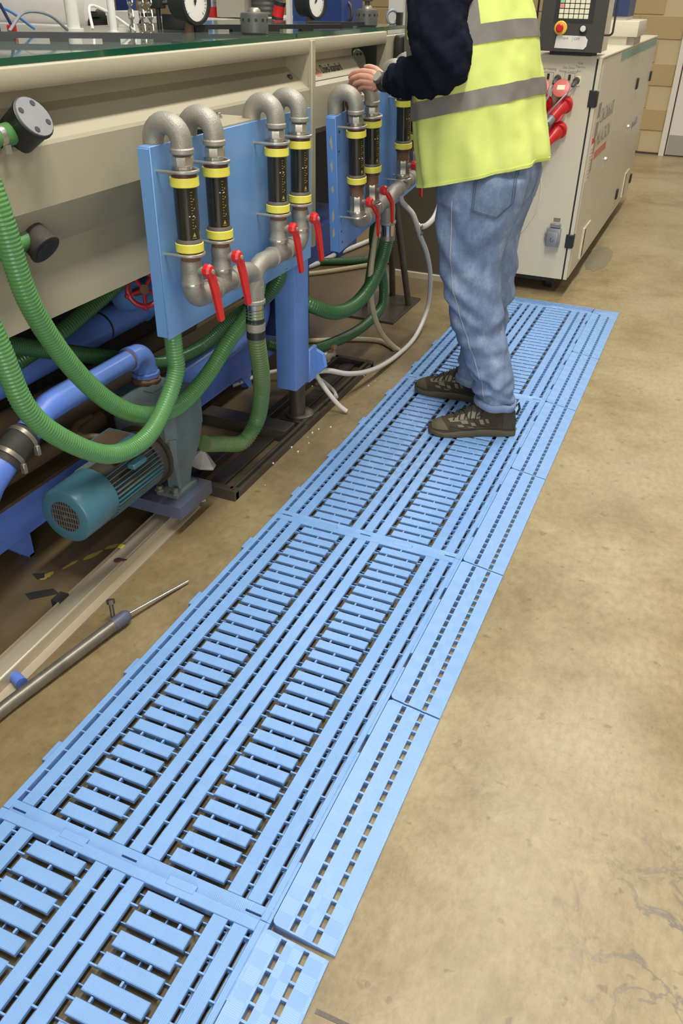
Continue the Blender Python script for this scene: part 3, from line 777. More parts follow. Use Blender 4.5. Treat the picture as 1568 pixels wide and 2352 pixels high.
# flanged fittings on the face with hose stubs
def tank_fitting(label, face_c, R, depth, axis, holes, stub_y):
    t = thing('flange_fitting', label, 'pipe fitting', face_c, 'black fittings on the tank face')
    c = Vector(face_c); ax = Vector(axis).normalized()
    m = MB(); m.lathe([(-depth, R * .86), (-.012, R * .93), (-.006, R), (-.001, R), (0, R * .97)], c, ax, 26)
    obj('body', m, 'black' if holes else 'rubber', t)
    if holes:
        m = MB(); m.lathe([(0, R * .93), (.003, R * .92)], c + ax * .0002, ax, 26); obj('face_plate', m, 'face_grey', t)
        u = Vector((0, 1, 0)); w_ = ax.cross(u).normalized(); m = MB()
        for k in range(4):
            a = PI / 4 + k * PI / 2 + .25
            m.lathe([(0, .0062), (.0012, .0062)], c + ax * .0031 + (u * math.cos(a) + w_ * math.sin(a)) * R * .68, ax, 10)
        obj('bolt_hole', m, 'inkblack', t)
    else:
        m = MB(); m.lathe([(0, R * .72), (.001, R * .72)], c + ax * .0005, ax, 22); obj('bore', m, 'inkblack', t)
    p = c - ax * depth * .5
    m = MB(); m.tube([p, p + Vector((0, -.055, -.004)), p + Vector((0, stub_y, -.006))], lambda s, i: .0225, 14); obj('hose_stub', m, 'green', t)
    m = MB(); m.lathe([(0, .0242), (.014, .0242)], p + Vector((0, -.078, -.004)), (0, 1, 0), 16); m.box(p.x + .012, p.x + .024, p.y - .078, p.y - .062, p.z - .034, p.z - .018)
    obj('hose_clamp', m, 'galv_l', t)
    return t
tank_fitting('black flanged fitting with four holes, high on the tank face at the left', (-.268, .717, 1.188), .045, .095, (.82, .0, .57), True, -.30)
tank_fitting('black open pipe fitting low on the tank face, under the flanged one', (-.298, .718, .918), .038, .085, (.80, -.05, -.60), False, -.28)
# end frame with the black handle
ef = thing('end_frame', 'cream end post with a black bow handle, above the second panel', 'machine frame', (-.32, 2.95, .95))
m = MB(); m.box(-.34, -.302, 2.815, 3.10, .95, 1.262, c=.003); obj('post', m, 'cream', ef)
m = MB(); m.bbox(-.30, -.262, 2.895, 3.02, 1.150, 1.262, b=.012, seg=3); obj('bow_handle', m, 'black', ef)
m = MB(); m.bbox(-.262, -.250, 2.91, 2.945, 1.175, 1.255, b=.006, seg=2); obj('handle_edge', m, 'grey_d', ef)
m = MB(); m.lathe([(0, .012), (.012, .012), (.016, .004)], (-.335, 2.86, 1.2625), (0, 0, 1), 12); obj('knob', m, 'black', ef)
fr = thing('round_port', 'round pale flange in the dark bay behind the worker\'s hand', 'pipe fitting', (-.39, 2.74, 1.165))
m = MB(); m.lathe([(0, .050), (.012, .050), (.016, .046)], (-.402, 2.74, 1.165), (1, -.35, .1), 24); obj('flange', m, 'steel', fr)
for k in range(6):
    m = MB(); m.lathe([(0, .005), (.004, .005)], Vector((-.385, 2.733, 1.166)) + Vector((.0, math.cos(k * PI / 3) * .037, math.sin(k * PI / 3) * .037)), (1, -.35, .1), 8)
    obj('bolt', m, 'black', fr)

# glass lids and what stands on them
GZ0, GZ = 1.2785, 1.2915
for n, (a, b_, lab) in enumerate(((-.6, 2.018, 'long thick glass lid with green edge on the tank top, left one'), (2.030, 3.12, 'thick glass lid with green edge on the right part of the tank top'))):
    m = MB(); m.box(-1.12, -.318, a, b_, GZ0, GZ)
    m.box(-.318, -.3135, a, b_, GZ0, GZ, mi=1); m.box(-1.12, -.318, b_, b_ + .002, GZ0, GZ, mi=1)
    tag(obj('glass_lid', m, ['glass', 'glass_edge'], smooth=False), lab, 'glass plate', 'glass lids')
def clamp_bar(p, q, label):
    p = Vector(p); q = Vector(q); d = (q - p).normalized(); n_ = Vector((-d.y, d.x, 0)); L = (q - p).length
    t = thing('clamp_bar', label, 'bar', (*((p + q) / 2).xy, GZ), 'black bars on the glass lids')
    def bx(s0, s1, z0, z1, w_):
        m = MB(); v = [p + d * s + n_ * k * w_ + Vector((0, 0, z)) for z in (z0, z1) for s, k in ((s0, -1), (s1, -1), (s1, 1), (s0, 1))]
        m.add(v, [(3, 2, 1, 0), (4, 5, 6, 7), (0, 1, 5, 4), (1, 2, 6, 5), (2, 3, 7, 6), (3, 0, 4, 7)]); return m
    obj('bar', bx(0, L, .007, .020, .013), 'black', t, smooth=False)
    k = 0
    while k * .13 < L - .04:
        obj('foot', bx(k * .13, k * .13 + .045, 0, .007, .013), 'black', t, smooth=False); k += 1
clamp_bar((-.72, 1.13, GZ), (-.345, 1.402, GZ), 'long black slotted bar across the glass at the far left')
clamp_bar((-.62, 1.90, GZ), (-.30, 2.35, GZ), 'black slotted bar on the glass behind the left knob')
clamp_bar((-.50, 2.50, GZ), (-.17 - .16, 2.64, GZ), 'black slotted bar on the glass under the right knob')
def gauge(base, R, label, needle):
    b0 = Vector(base); t = thing('dial_gauge', label, 'gauge', base, 'pressure gauges on the tank')
    ax = Vector((.985, -.17, .02)).normalized(); c = b0 + Vector((0, 0, R + .022)) + ax * .034
    m = MB(); m.lathe([(0, .016), (.026, .013)], b0, (0, 0, 1), 12); obj('stem', m, 'rust', t, label='brownish brass stem')
    m = MB(); m.lathe([(-.075, R * .55), (-.07, R * .86), (-.02, R * .92), (-.012, R * 1.06), (.004, R * 1.06), (.004, R * .90), (-.004, R * .90)], c, ax, 30, cap=False); obj('case', m, 'black', t)
    m = MB(); m.lathe([(-.006, R * .91), (-.004, R * .91)], c, ax, 30); dial = obj('dial', m, 'white', t)
    u = Vector((0, 0, 1)); u = (u - ax * u.dot(ax)).normalized(); w_ = u.cross(ax)
    m = MB()
    for k in range(25):
        a = math.radians(-135 + k * 270 / 24); d = u * math.cos(a) + w_ * math.sin(a); e = u * -math.sin(a) + w_ * math.cos(a)
        L = .14 if k % 4 == 0 else .08; h = R * .012
        v = [c + ax * -.003 + d * R * s + e * h * q for s, q in ((.83 - L, -1), (.83, -1), (.83, 1), (.83 - L, 1))]; m.add(v, [(0, 1, 2, 3)])
    obj('tick', m, 'inkblack', dial, smooth=False)
    m = MB(); d = u * math.cos(needle) + w_ * math.sin(needle); e = u * -math.sin(needle) + w_ * math.cos(needle)
    v = [c - ax * .002 + d * R * s + e * R * q for s, q in ((-.18, -.05), (.06, -.05), (.72, -.012), (.72, .012), (.06, .05), (-.18, .05))]; m.add(v, [tuple(range(6))])
    m.lathe([(-.0025, R * .09), (-.001, R * .09)], c, ax, 12)
    obj('needle', m, 'inkblack', dial, smooth=False)
gauge((-.626, 1.885, GZ), .063, 'black pressure gauge with white dial, left one on the tank top', .08)
gauge((-.585, 2.70, GZ), .062, 'black pressure gauge with white dial, right one on the tank top', .75)
def knob(base, label, tall):
    b0 = Vector(base); t = thing('screw_clamp', label, 'clamp', base, 'grey screw clamps on the glass')
    R = .043
    m = MB(); m.lathe([(0, R * .86), (.006, R), (.052, R), (.058, R * .94), (.060, R * .6)], b0, (0, 0, 1), 26); obj('body', m, 'grey_d', t)
    m = MB()
    for k in range(12):
        a = 2 * PI * k / 12 + .1; d = Vector((math.cos(a), math.sin(a), 0)); m.lathe([(0, .0045), (.0012, .0045)], b0 + d * (R - .0006) + Vector((0, 0, .040)), d, 8)
    obj('grip_hole', m, 'inkblack', t)
    m = MB(); m.lathe([(0, R * .5), (.006, R * .45), (.012, R * .3)], b0 + Vector((0, 0, .060)), (0, 0, 1), 18); obj('cap', m, 'steel', t)
    if tall:
        m = MB(); m.lathe([(0, .010), (.016, .010), (.018, .021), (.022, .023), (.058, .023), (.062, .020)], b0 + Vector((0, 0, .068)), (0, 0, 1), 22); obj('upper_grip', m, 'grey_d', t)
knob((-.395, 1.895, GZ), 'squat dark grey knob with finger holes on the left glass lid', False)
knob((-.375, 2.785, GZ), 'two-tier dark grey knob on the right glass lid', True)
def chain(x, y, z0, n, label):
    t = thing('steel_chain', label, 'chain', (x, y, z0), 'chains hanging over the tank')
    lk = None
    for k in range(n):
        if k < 2:
            m = MB(); d = Vector((1, .4, 0)) if k == 0 else Vector((-.4, 1, 0)); d.normalize()
            pts = []
            for j in range(17):
                a = 2 * PI * j / 16; s = d * (math.cos(a) * .0075) + Vector((0, 0, math.sin(a) * .0075 + (.006 if math.sin(a) > 0 else -.006)))
                pts.append(Vector((x, y, z0 + .012 + .0185 * k)) + s)
            m.tube(pts, .0024, 5); o = obj('link', m, 'chrome', t); lk = (lk or []) + [o]
        else: share('link', lk[k % 2], t, (0, 0, .0185 * (k - k % 2)))
chain(-.705, 1.69, GZ, 18, 'thin steel chain hanging left of the other two')
chain(-.684, 1.715, GZ, 18, 'steel chain in the middle of the three hanging ones')
chain(-.668, 1.735, GZ, 18, 'steel chain hanging nearest the left gauge')
for (x, y, r, mt_, lab) in ((-.935, 1.70, .020, 'white', 'thick off-white standing pipe at the far top left'), (-.735, 1.635, .0115, 'white', 'thin off-white standing pipe beside the chains')):
    m = MB(); m.cyl((x, y, GZ), (x, y, 1.75), r, 16); m.lathe([(0, r * 1.5), (.006, r * 1.5)], (x, y, GZ), (0, 0, 1), 16)
    tag(obj('standing_pipe', m, mt_), lab, 'pipe')
t = thing('valve_block', 'small black valve block with rods, left of the left gauge', 'valve', (-.80, 2.02, GZ))
m = MB(); m.bbox(-.80, -.70, 1.99, 2.06, GZ, GZ + .045, b=.004); obj('body', m, 'dark', t)
m = MB(); m.cyl((-.79, 1.96, GZ), (-.79, 1.96, GZ + .12), .008, 10); m.cyl((-.80, 1.95, GZ + .075), (-.66, 2.02, GZ + .08), .006, 10); m.bbox(-.81, -.77, 1.94, 1.98, GZ + .06, GZ + .10, b=.004); obj('rod', m, 'black', t)
for pts, mt_, lab in (([(-.80, 1.62, GZ + .01), (-.83, 1.66, 1.36), (-.80, 1.70, 1.345), (-.72, 1.72, GZ + .006)], 'white', 'thin white loop of tube behind the left bar'),
                      ([(-1.00, 1.28, GZ + .01), (-1.03, 1.34, 1.37), (-.98, 1.45, 1.355), (-.97, 1.56, GZ + .008)], 'blueframe', 'thin blue loop of air line at the top left corner'),
                      ([(-1.02, 1.10, 1.42), (-.99, 1.30, 1.36), (-.96, 1.40, GZ + .012)], 'grey_d', 'dark air line slanting down at the top left corner'),
                      ([(-.885, 1.36, GZ + .01), (-.89, 1.44, 1.345), (-.86, 1.50, 1.34), (-.845, 1.56, GZ + .008)], 'conn', 'small grey loop of air line beside the red plug')):
    m = MB(); m.tube(spline(pts, .012), .0045, 8); tag(obj('air_line', m, mt_), lab, 'tube')
t = thing('air_connector', 'small red and black air connector standing on the glass', 'connector', (-.90, 1.39, GZ))
m = MB(); m.bbox(-.912, -.892, 1.38, 1.40, GZ, GZ + .024, b=.003); obj('body', m, 'red', t)
m = MB(); m.bbox(-.935, -.914, 1.34, 1.36, GZ, GZ + .032, b=.003); m.cyl((-.902, 1.39, GZ + .024), (-.912, 1.37, GZ + .075), .0045, 8); obj('stud', m, 'navy', t)

# ------------------------------------------------------------------ blue base frame with post
bf = thing('base_frame', 'deep blue steel base frame under the tank, with the upright blue post', 'machine frame', (-.58, .9, 0))
m = MB(); m.bbox(-.575, -.55, -.6, 2.26, .080, .205, b=.003, seg=1); m.box(-.64, -.575, -.6, 2.26, .08, .09)
obj('beam', m, 'blue_dk', bf)
m = MB(); m.box(-.64, -.549, -.6, 2.26, .198, .207, c=.002); obj('beam_flange', m, 'brown', bf, label='beam top caked with brown dirt')
for y in (.72, 2.05):
    m = MB(); m.prism([(y - .075, .08), (y + .015, .08), (y + .015, .0), (y - .005, .0)], 'x', -.60, -.592); m.prism([(y - .075, .08), (y + .015, .08), (y + .015, .0), (y - .005, .0)], 'x', -.568, -.560)
    m.box(-.60, -.56, y - .004, y + .015, 0, .006); obj('foot', m, 'blue_dk', bf)
m = MB(); m.bbox(-.272, -.192, 1.742, 1.852, .178, 1.0, b=.006, seg=2); obj('post', m, 'post_blue', bf)
m = MB(); m.cyl((-.232, 1.83, .02), (-.232, 1.83, .20), .030, 16); m.lathe([(0, .055), (.012, .055), (.018, .045)], (-.232, 1.85, .03), (0, 0, 1), 20); m.box(-.29, -.17, 1.79, 1.91, .0, .03)
obj('post_foot', m, 'steel_d', bf)
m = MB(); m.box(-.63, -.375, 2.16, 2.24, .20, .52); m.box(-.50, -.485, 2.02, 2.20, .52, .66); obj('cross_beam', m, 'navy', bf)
m = MB(); m.bbox(-.204, -.190, 1.853, 1.916, .17, .30, b=.003, seg=1); m.box(-.25, -.203, 1.852, 1.915, .20, .28); obj('gland_plate', m, 'post_blue', bf)
m = MB(); m.lathe([(0, .050), (.016, .050), (.018, .047)], (-.200, 1.918, .232), (.25, 1, 0), 6); gl = obj('gland_flange', m, 'post_blue', bf, angle=20)
for k in range(3):
    a = k * 2 * PI / 3 + .6; m = MB(); m.lathe([(0, .007), (.008, .007)], (-.196 + math.cos(a) * .034, 1.936, .232 + math.sin(a) * .036), (.25, 1, 0), 6); obj('bolt', m, 'galv_l', gl)
m = MB(); m.lathe([(0, .026), (.012, .026), (.013, .018), (.030, .018), (.031, .021), (.045, .021), (.046, .012), (.070, .011), (.072, .008), (.098, .008)], (-.192, 1.938, .228), (.25, 1, -.02), 12)
obj('nozzle', m, 'brass_gr', bf)
m = MB(); m.cyl((-.170, 2.025, .218), (-.168, 2.028, .256), .008, 10); m.lathe([(0, .012), (.012, .012)], (-.168, 2.027, .249), (0, 0, 1), 6); obj('tap', m, 'rust', bf)
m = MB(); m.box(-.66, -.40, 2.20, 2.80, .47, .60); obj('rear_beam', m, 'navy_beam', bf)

# steel frame on the floor under the machine
pf = thing('floor_frame', 'dirty low steel frame lying on the floor under the blue post', 'frame', (-.4, 1.8, 0))
m = MB()
for x0, x1, h in ((-.196, -.184, .040), (-.182, -.170, .028), (-.30, -.245, .018), (-.36, -.33, .035)):
    m.box(x0, x1, 1.245, 2.46, 0, h, c=.002)
obj('rail', m, 'steel_d', pf)
m = MB(); m.box(-.56, -.17, 1.235, 1.262, 0, .040, c=.002); m.box(-.56, -.17, 2.44, 2.47, 0, .035, c=.002); m.box(-.56, -.20, 1.66, 1.74, 0, .055, c=.003); obj('cross_bar', m, 'steel_d', pf)
m = MB(); m.box(-.56, -.19, 1.262, 2.44, 0, .006); obj('pan', m, 'wet_brown', pf)
m = MB()
random.seed(3)
for k in range(40):
    x, y = random.uniform(-.34, -.10), random.uniform(1.25, 2.45); m.sphere((x, y, .0025 if x > -.168 else .0085), random.uniform(.0018, .0042), 6, 4)
o = tag(obj('plastic_granule', m, 'white', smooth=False), 'scattered white plastic granules on the floor by the steel frame', 'granules', kind='stuff')

# ------------------------------------------------------------------ pump, motor, tray, pipework
pp = thing('water_pump', 'grey-green water pump with a finned teal motor on a steel tray', 'pump', (-.36, 1.0, .10))
m = MB()
def ring(z, x0, x1, y0, y1, c): return [Vector(p) for p in ((x0 + c, y0, z), (x1 - c, y0, z), (x1, y0 + c, z), (x1, y1 - c, z), (x1 - c, y1, z), (x0 + c, y1, z), (x0, y1 - c, z), (x0, y0 + c, z))]
m.loft([ring(.250, -.44, -.27, 1.06, 1.20, .02), ring(.285, -.475, -.252, 1.045, 1.235, .025), ring(.392, -.475, -.252, 1.045, 1.235, .025), ring(.400, -.465, -.262, 1.055, 1.225, .025)])
obj('pump_casing', m, 'pump', pp, angle=25)
m = MB(); m.loft([ring(.100, -.33, -.248, 1.035, 1.15, .006), ring(.112, -.33, -.248, 1.035, 1.15, .006), ring(.118, -.305, -.256, 1.065, 1.125, .006), ring(.17, -.305, -.255, 1.06, 1.145, .008), ring(.225, -.34, -.253, 1.05, 1.195, .010), ring(.29, -.37, -.253, 1.05, 1.225, .015)]); obj('pump_leg', m, 'pump', pp, angle=25)
m = MB(); m.lathe([(0, .085), (.02, .09), (.05, .09), (.06, .07)], (-.36, 1.055, .224), (0, 1, 0), 24); m.lathe([(0, .10), (.012, .10)], (-.36, 1.038, .224), (0, 1, 0), 24); obj('adaptor_ring', m, 'grime', pp)
m = MB(); m.lathe([(0, .040), (.006, .044), (.012, .044), (.020, .036)], (-.42, 1.178, .400), (0, 0, 1), 22); obj('inlet_flange', m, 'rust', pp)
m = MB(); m.box(-.385, -.35, 1.11, 1.16, .40, .404); obj('casting_rib', m, 'pump', pp)
mo = (-.352, .224)
m = MB(); m.lathe([(0, .071), (.215, .071)], (mo[0], .80, mo[1]), (0, 1, 0), 28); m.lathe([(0, .078), (.014, .086), (.026, .086)], (mo[0], 1.008, mo[1]), (0, 1, 0), 28)
mb_ = obj('motor_body', m, 'grime', pp)
fin = None
for k in range(40):
    a = 2 * PI * k / 40
    if 60 < math.degrees(a) < 112: continue
    m = MB(); R = Matrix.Rotation(-a, 3, 'Y')
    v = [(.069, -.0017), (.0835, -.0011), (.0835, .0011), (.069, .0017)]
    P = []
    for y in (.798, 1.012):
        for r_, h in v: q = R @ Vector((r_, 0, h)); P.append((mo[0] + q.x, y, mo[1] + q.z))
    m.add(P, [(3, 2, 1, 0), (4, 5, 6, 7), (0, 1, 5, 4), (1, 2, 6, 5), (2, 3, 7, 6), (3, 0, 4, 7)])
    obj('cooling_fin', m, 'pump' if k % 3 else 'teal', mb_, smooth=False)
m = MB(); m.lathe([(.014, .046), (.0, .046), (.0, .0735), (.002, .0765), (.006, .0795), (.125, .0815), (.128, .080)], (mo[0], .672, mo[1]), (0, 1, 0), 36, cap=False); m.lathe([(.0, .076), (.001, .076)], (mo[0], .797, mo[1]), (0, 1, 0), 30)
cow = obj('fan_cowl', m, 'teal', pp)
m = MB(); m.lathe([(.012, .046), (.014, .046)], (mo[0], .672, mo[1]), (0, 1, 0), 24); obj('grille_back', m, 'inkblack', cow)
m = MB()
for k in range(-5, 6):
    x = k * .0080; h = math.sqrt(max(0, .0465 ** 2 - x * x)); m.box(mo[0] + x - .0013, mo[0] + x + .0013, .6725, .6755, mo[1] - h, mo[1] + h)
for k in range(-2, 3):
    z = k * .0165; h = math.sqrt(max(0, .0465 ** 2 - z * z)); m.box(mo[0] - h, mo[0] + h, .6722, .6752, mo[1] + z - .0011, mo[1] + z + .0011)
m.lathe([(0, .006), (.002, .006)], (mo[0], .672, mo[1]), (0, 1, 0), 12)
obj('grille', m, 'steel', cow, smooth=False)
m = MB(); m.bbox(-.41, -.315, .86, .965, .300, .345, b=.006); tb = obj('terminal_box', m, 'teal', pp)
m = MB(); m.box(-.398, -.327, .872, .953, .345, .3465); obj('lid_stain', m, 'brown', tb)
m = MB(); m.tube(spline([(-.42, .93, .325), (-.46, .90, .335), (-.50, .93, .34), (-.52, 1.02, .33)], .01), .011, 10); obj('cable', m, 'brown', pp)
m = MB(); m.bbox(-.285, -.262, .87, .93, .285, .300, b=.002, seg=1, ); obj('rating_plate', m, 'teal', mb_)
m = MB(); m.box(-.56, -.2222, 1.0012, 1.1678, .092, .0995); m.box(-.56, -.2222, .995, 1.001, .058, .10); m.box(-.222, -.215, .995, 1.175, .058, .10); m.box(-.56, -.2222, 1.168, 1.175, .058, .10); obj('tray', m, 'grimy_blue', pp, label='grimy blue support tray')
m = MB(); m.lathe([(0, .016), (.006, .016), (.007, .010), (.017, .010), (.019, .006)], (-.262, 1.045, .1122), (0, 0, 1), 6); obj('holding_bolt', m, 'steel', pp)
m = MB(); m.lathe([(0, .016), (.006, .016), (.007, .010), (.017, .010)], (-.318, 1.045, .1122), (0, 0, 1), 6); obj('holding_bolt', m, 'steel', pp)
# pipes
def ptube(pts, r, n=18): 
    m = MB(); m.tube(pts, r, n); return m
sp = thing('suction_pipe', 'bright blue pipe with an elbow dropping onto the pump', 'pipe', (-.42, .9, .41))
m = ptube([Vector((-.42, .86, .496)), Vector((-.42, 1.120, .496))], .0285); obj('pipe', m, 'blue_pipe', sp)
m = MB(); m.lathe([(0, .031), (.006, .037), (.11, .037), (.116, .037), (.118, .030)], (-.42, .785, .496), (0, 1, 0), 22); obj('coupling', m, 'blue_pipe', sp)
m = MB(); m.tube([Vector((-.42, 1.112, .496))] + arc_pts((-.42, 1.135, .452), (0, 0, 1), (0, 1, 0), .044, 0, PI / 2, 10) + [Vector((-.42, 1.179, .425))], .0335, 20); m.lathe([(0, .0285), (.002, .0365), (.014, .0365)], (-.42, 1.105, .496), (0, 1, 0), 20); obj('elbow', m, 'blue_pipe', sp)
m = MB(); m.lathe([(0, .042), (.012, .042), (.014, .036), (.022, .036)], (-.42, 1.179, .420), (0, 0, 1), 8); obj('hex_collar', m, 'blue_pipe', sp, angle=25)
m = MB(); m.lathe([(0, .0300), (.005, .0305)], (-.42, 1.100, .496), (0, 1, 0), 20); obj('rust_ring', m, 'rust', sp)
m = MB(); m.tube(spline([(-.42, .80, .496), (-.42, .755, .493), (-.42, .72, .480), (-.42, .695, .468), (-.42, .668, .460)], .01), lambda s, i: .0365 if s < .05 else .0335, 20); obj('bend', m, 'blue_dk', sp)
m = MB(); m.tube([Vector((-.42, .664, .457)), Vector((-.42, .622, .442)), Vector((-.42, .575, .415))], .0405, 20); rc = obj('rubber_sleeve', m, 'rubber', sp)
m = MB()
for p_, d_ in (((-.42, .650, .452), (0, -.95, -.3)), ((-.42, .595, .428), (0, -.88, -.46))):
    m.lathe([(-.006, .042), (.006, .042)], p_, d_, 22); m.bbox(p_[0] + .036, p_[0] + .05, p_[1] - .006, p_[1] + .006, p_[2] - .036, p_[2] - .008, b=.002, seg=1)
obj('hose_clip', m, 'steel', rc)
m = MB(); m.tube(spline([(-.42, .60, .432), (-.42, .56, .412), (-.425, .525, .385), (-.44, .50, .33), (-.45, .49, .25)], .015), .036, 18); obj('lower_elbow', m, 'blue_dk', sp)
t = thing('large_water_pipe', 'thick dull blue pipe with black cable ties, in the shade under the tank', 'pipe', (-.62, 1.1, .5))
m = ptube([Vector((-.62, .2, .505)), Vector((-.62, 1.45, .520))], .047, 22); obj('pipe', m, 'blue_pipe', t)
m = MB(); m.tube([Vector((-.62, 1.44, .520)), Vector((-.61, 1.50, .545)), Vector((-.58, 1.55, .62))], .054, 20); obj('elbow', m, 'blue_w', t)
for y in (.80, 1.24):
    m = MB(); m.lathe([(0, .0485), (.006, .0485)], (-.62, y, .506 + (y - .2) * .012), (0, 1, .1), 22); obj('cable_tie', m, 'black', t)
t = thing('return_pipe', 'pale blue return pipe with an upright elbow behind the blue post', 'pipe', (-.55, 1.9, .25))
m = MB(); m.tube([Vector((-.54, 1.20, .250)), Vector((-.54, 2.03, .258))] + arc_pts((-.54, 2.04, .338), (0, 0, -1), (0, 1, 0), .080, .1, PI / 2, 8) + [Vector((-.54, 2.12, .74))], .044, 22); obj('pipe', m, 'blue_pipe', t)
m = MB(); m.lathe([(0, .044), (.002, .049), (.014, .049), (.016, .044)], (-.54, 2.02, .258), (0, 1, 0), 22); m.lathe([(0, .044), (.002, .049), (.014, .049), (.016, .044)], (-.54, 2.12, .36), (0, 0, 1), 22); obj('socket_ring', m, 'blue_pipe', t)
for i, (z, x, lab) in enumerate(((.40, -.60, 'upper brown lagged pipe running under the thick blue pipe'), (.315, -.52, 'lower brown lagged pipe just above the blue beam'))):
    m = ptube([Vector((x, .0, z + .01)), Vector((x, 1.06 if i else 1.7, z - .01))], .026 if i else .034, 16); tag(obj('lagged_pipe', m, 'brown', origin=(x, .6, z)), lab, 'pipe')
hw = thing('gate_valve', 'red spoked valve wheel half hidden behind the left edge of the near panel', 'valve wheel', (-.42, 1.17, .668))
c = Vector((-.42, 1.215, .672)); d = Vector((.75, -.55, .35)).normalized(); u = d.orthogonal().normalized(); w_ = d.cross(u)
m = MB(); m.torus(c, d, .047, .0075, 26, 8); obj('rim', m, 'red_dk', hw)
m = MB()
for k in range(5):
    a = 2 * PI * k / 5; e = u * math.cos(a) + w_ * math.sin(a); m.cyl(c + e * .010, c + e * .045, .0055, 8); m.sphere(c + e * .052, .0085, 8, 6)
obj('spoke', m, 'red_dk', hw)
m = MB(); m.lathe([(-.012, .014), (.008, .014)], c, d, 12); m.cyl(c - d * .01, c - d * .14, .012, 10); obj('hub', m, 'rust', hw)
m = MB(); m.lathe([(-.19, .052), (-.12, .046), (-.10, .030), (-.09, .03)], c, d, 18); obj('valve_bonnet', m, 'blue_w', hw)

# ------------------------------------------------------------------ hoses
def rib(r, pitch=.0082, amp=.0011):
    return lambda s, i: r + amp * math.cos(2 * PI * s / pitch)
def hose(name, pts, r, m_, label, cat='hose', group=None, ribbed=True, n=14):
    mb = MB(); sp_ = spline(pts, .0021 if ribbed else .012)
    mb.tube(sp_, (rib(r, .0092, .0019) if m_ == 'green_dirt' else rib(r)) if ribbed else r, n)
    t = thing(name, label, cat, sp_[len(sp_) // 2], group)
    obj('hose', mb, m_, t, angle=80); return t
GH = 'green ribbed hoses of the machine'
hose('ribbed_hose', [(XP, .988, .700), (XP, .989, .60), (XP, .990, .56), (-.18, .945, .487), (-.18, .842, .425), (-.18, .70, .440), (-.182, .545, .553), (-.19, .462, .664), (-.20, .436, .805), (-.22, .42, .95)], .0232, 'green', 'front green ribbed hose sagging from the near panel\'s left edge in a U', group=GH)
hose('ribbed_hose', [(XP, 1.455, .700), (XP, 1.452, .64), (-.190, 1.425, .575), (-.215, 1.345, .515), (-.235, 1.225, .432), (-.245, 1.075, .393), (-.245, .920, .437), (-.24, .785, .532), (-.235, .655, .69), (-.225, .560, .868), (-.225, .533, 1.04), (-.24, .53, 1.12)], .0235, 'green', 'second green ribbed hose, coming down past the left photo edge behind the front one', group=GH)
hc = hose('ribbed_hose', [(XT, 1.295, .640), (XT, 1.296, .575), (-.102, 1.305, .525), (-.115, 1.345, .42), (-.15, 1.405, .32), (-.20, 1.45, .185), (-.225, 1.40, .130), (-.25, 1.30, .165), (-.255, 1.215, .205)], .0255, 'green_dirt', 'dusty green ribbed hose from the near manifold outlet down to the pump', group=GH)
m = MB(); m.lathe([(0, .0275), (.020, .0275)], (XT, 1.296, .552), (0, 0, 1), 18); m.lathe([(0, .0275), (.012, .0275)], (XT, 1.2955, .601), (0, 0, 1), 18); obj('black_cuff', m, 'black', hc)
m = MB(); m.lathe([(0, .0285), (.022, .0285)], (XT, 1.2957, .576), (0, 0, 1), 18); obj('hose_clamp', m, 'galv', hc)
hose('ribbed_hose', [(-.33, 1.42, .80), (-.40, 1.36, .765), (-.45, 1.24, .728), (-.47, 1.08, .678), (-.49, .93, .628), (-.54, .80, .58)], .0225, 'green_dk', 'dark green hose slanting under the tank toward the red valve wheel', group=GH)
hose('ribbed_hose', [(-.50, .55, .70), (-.49, .72, .663), (-.49, .87, .597), (-.48, 1.10, .494), (-.46, 1.33, .398), (-.44, 1.54, .386), (-.36, 1.62, .47), (-.23, 1.60, .565), (XP, 1.600, .64), (XP, 1.600, .70)], .0225, 'green_dk', 'long dark green hose running behind the pump\'s blue elbow', group=GH)
h2 = hose('ribbed_hose', [(-.10, 2.388, .635), (-.105, 2.39, .59), (-.125, 2.395, .50), (-.14, 2.33, .42), (-.15, 2.19, .378), (-.16, 2.01, .398), (-.20, 1.90, .45), (-.26, 1.875, .48), (-.34, 1.86, .52)], .0265, 'green_dk', 'thick dark green hose hanging from the far manifold outlet', group=GH)
m = MB(); m.lathe([(0, .029), (.030, .029)], (-.102, 2.389, .585), (0, 0, 1), 18); obj('hose_clamp', m, 'steel', h2)
hose('ribbed_hose', [(-.20, 2.52, .64), (-.22, 2.55, .56), (-.25, 2.65, .454), (-.25, 2.76, .309), (-.25, 2.765, .190), (-.26, 2.58, .150), (-.28, 2.30, .165), (-.33, 2.05, .20), (-.42, 1.95, .25)], .0215, 'green_dk', 'dark green hose behind, looping low beyond the blue post', group=GH)
cl = hose('clear_hose', [(-.135, 2.60, .73), (-.125, 2.60, .69), (-.075, 2.60, .645), (-.055, 2.605, .60), (-.065, 2.68, .545), (-.07, 2.82, .43), (-.09, 2.97, .27), (-.11, 3.02, .115), (-.115, 2.90, .025), (-.115, 2.62, .015), (-.125, 2.32, .055), (-.150, 2.12, .112), (-.185, 2.00, .165), (-.21, 1.90, .19)], .0105, 'hose_w', 'clear white hose looping from the far panel down to the blue post', ribbed=False, n=12)
m = MB(); m.lathe([(0, .009), (.020, .009), (.021, .013), (.027, .013), (.028, .008), (.060, .008), (.061, .012), (.070, .012)], (-.057, 2.605, .615), (-.08, .62, -.66), 10)
m.lathe([(0, .012), (.012, .012)], (-.052, 2.63, .585), (.3, .6, .3), 10); m.cyl((-.065, 2.66, .56), (-.05, 2.67, .552), .009, 8)
obj('brass_tee', m, 'brass_gr', cl)
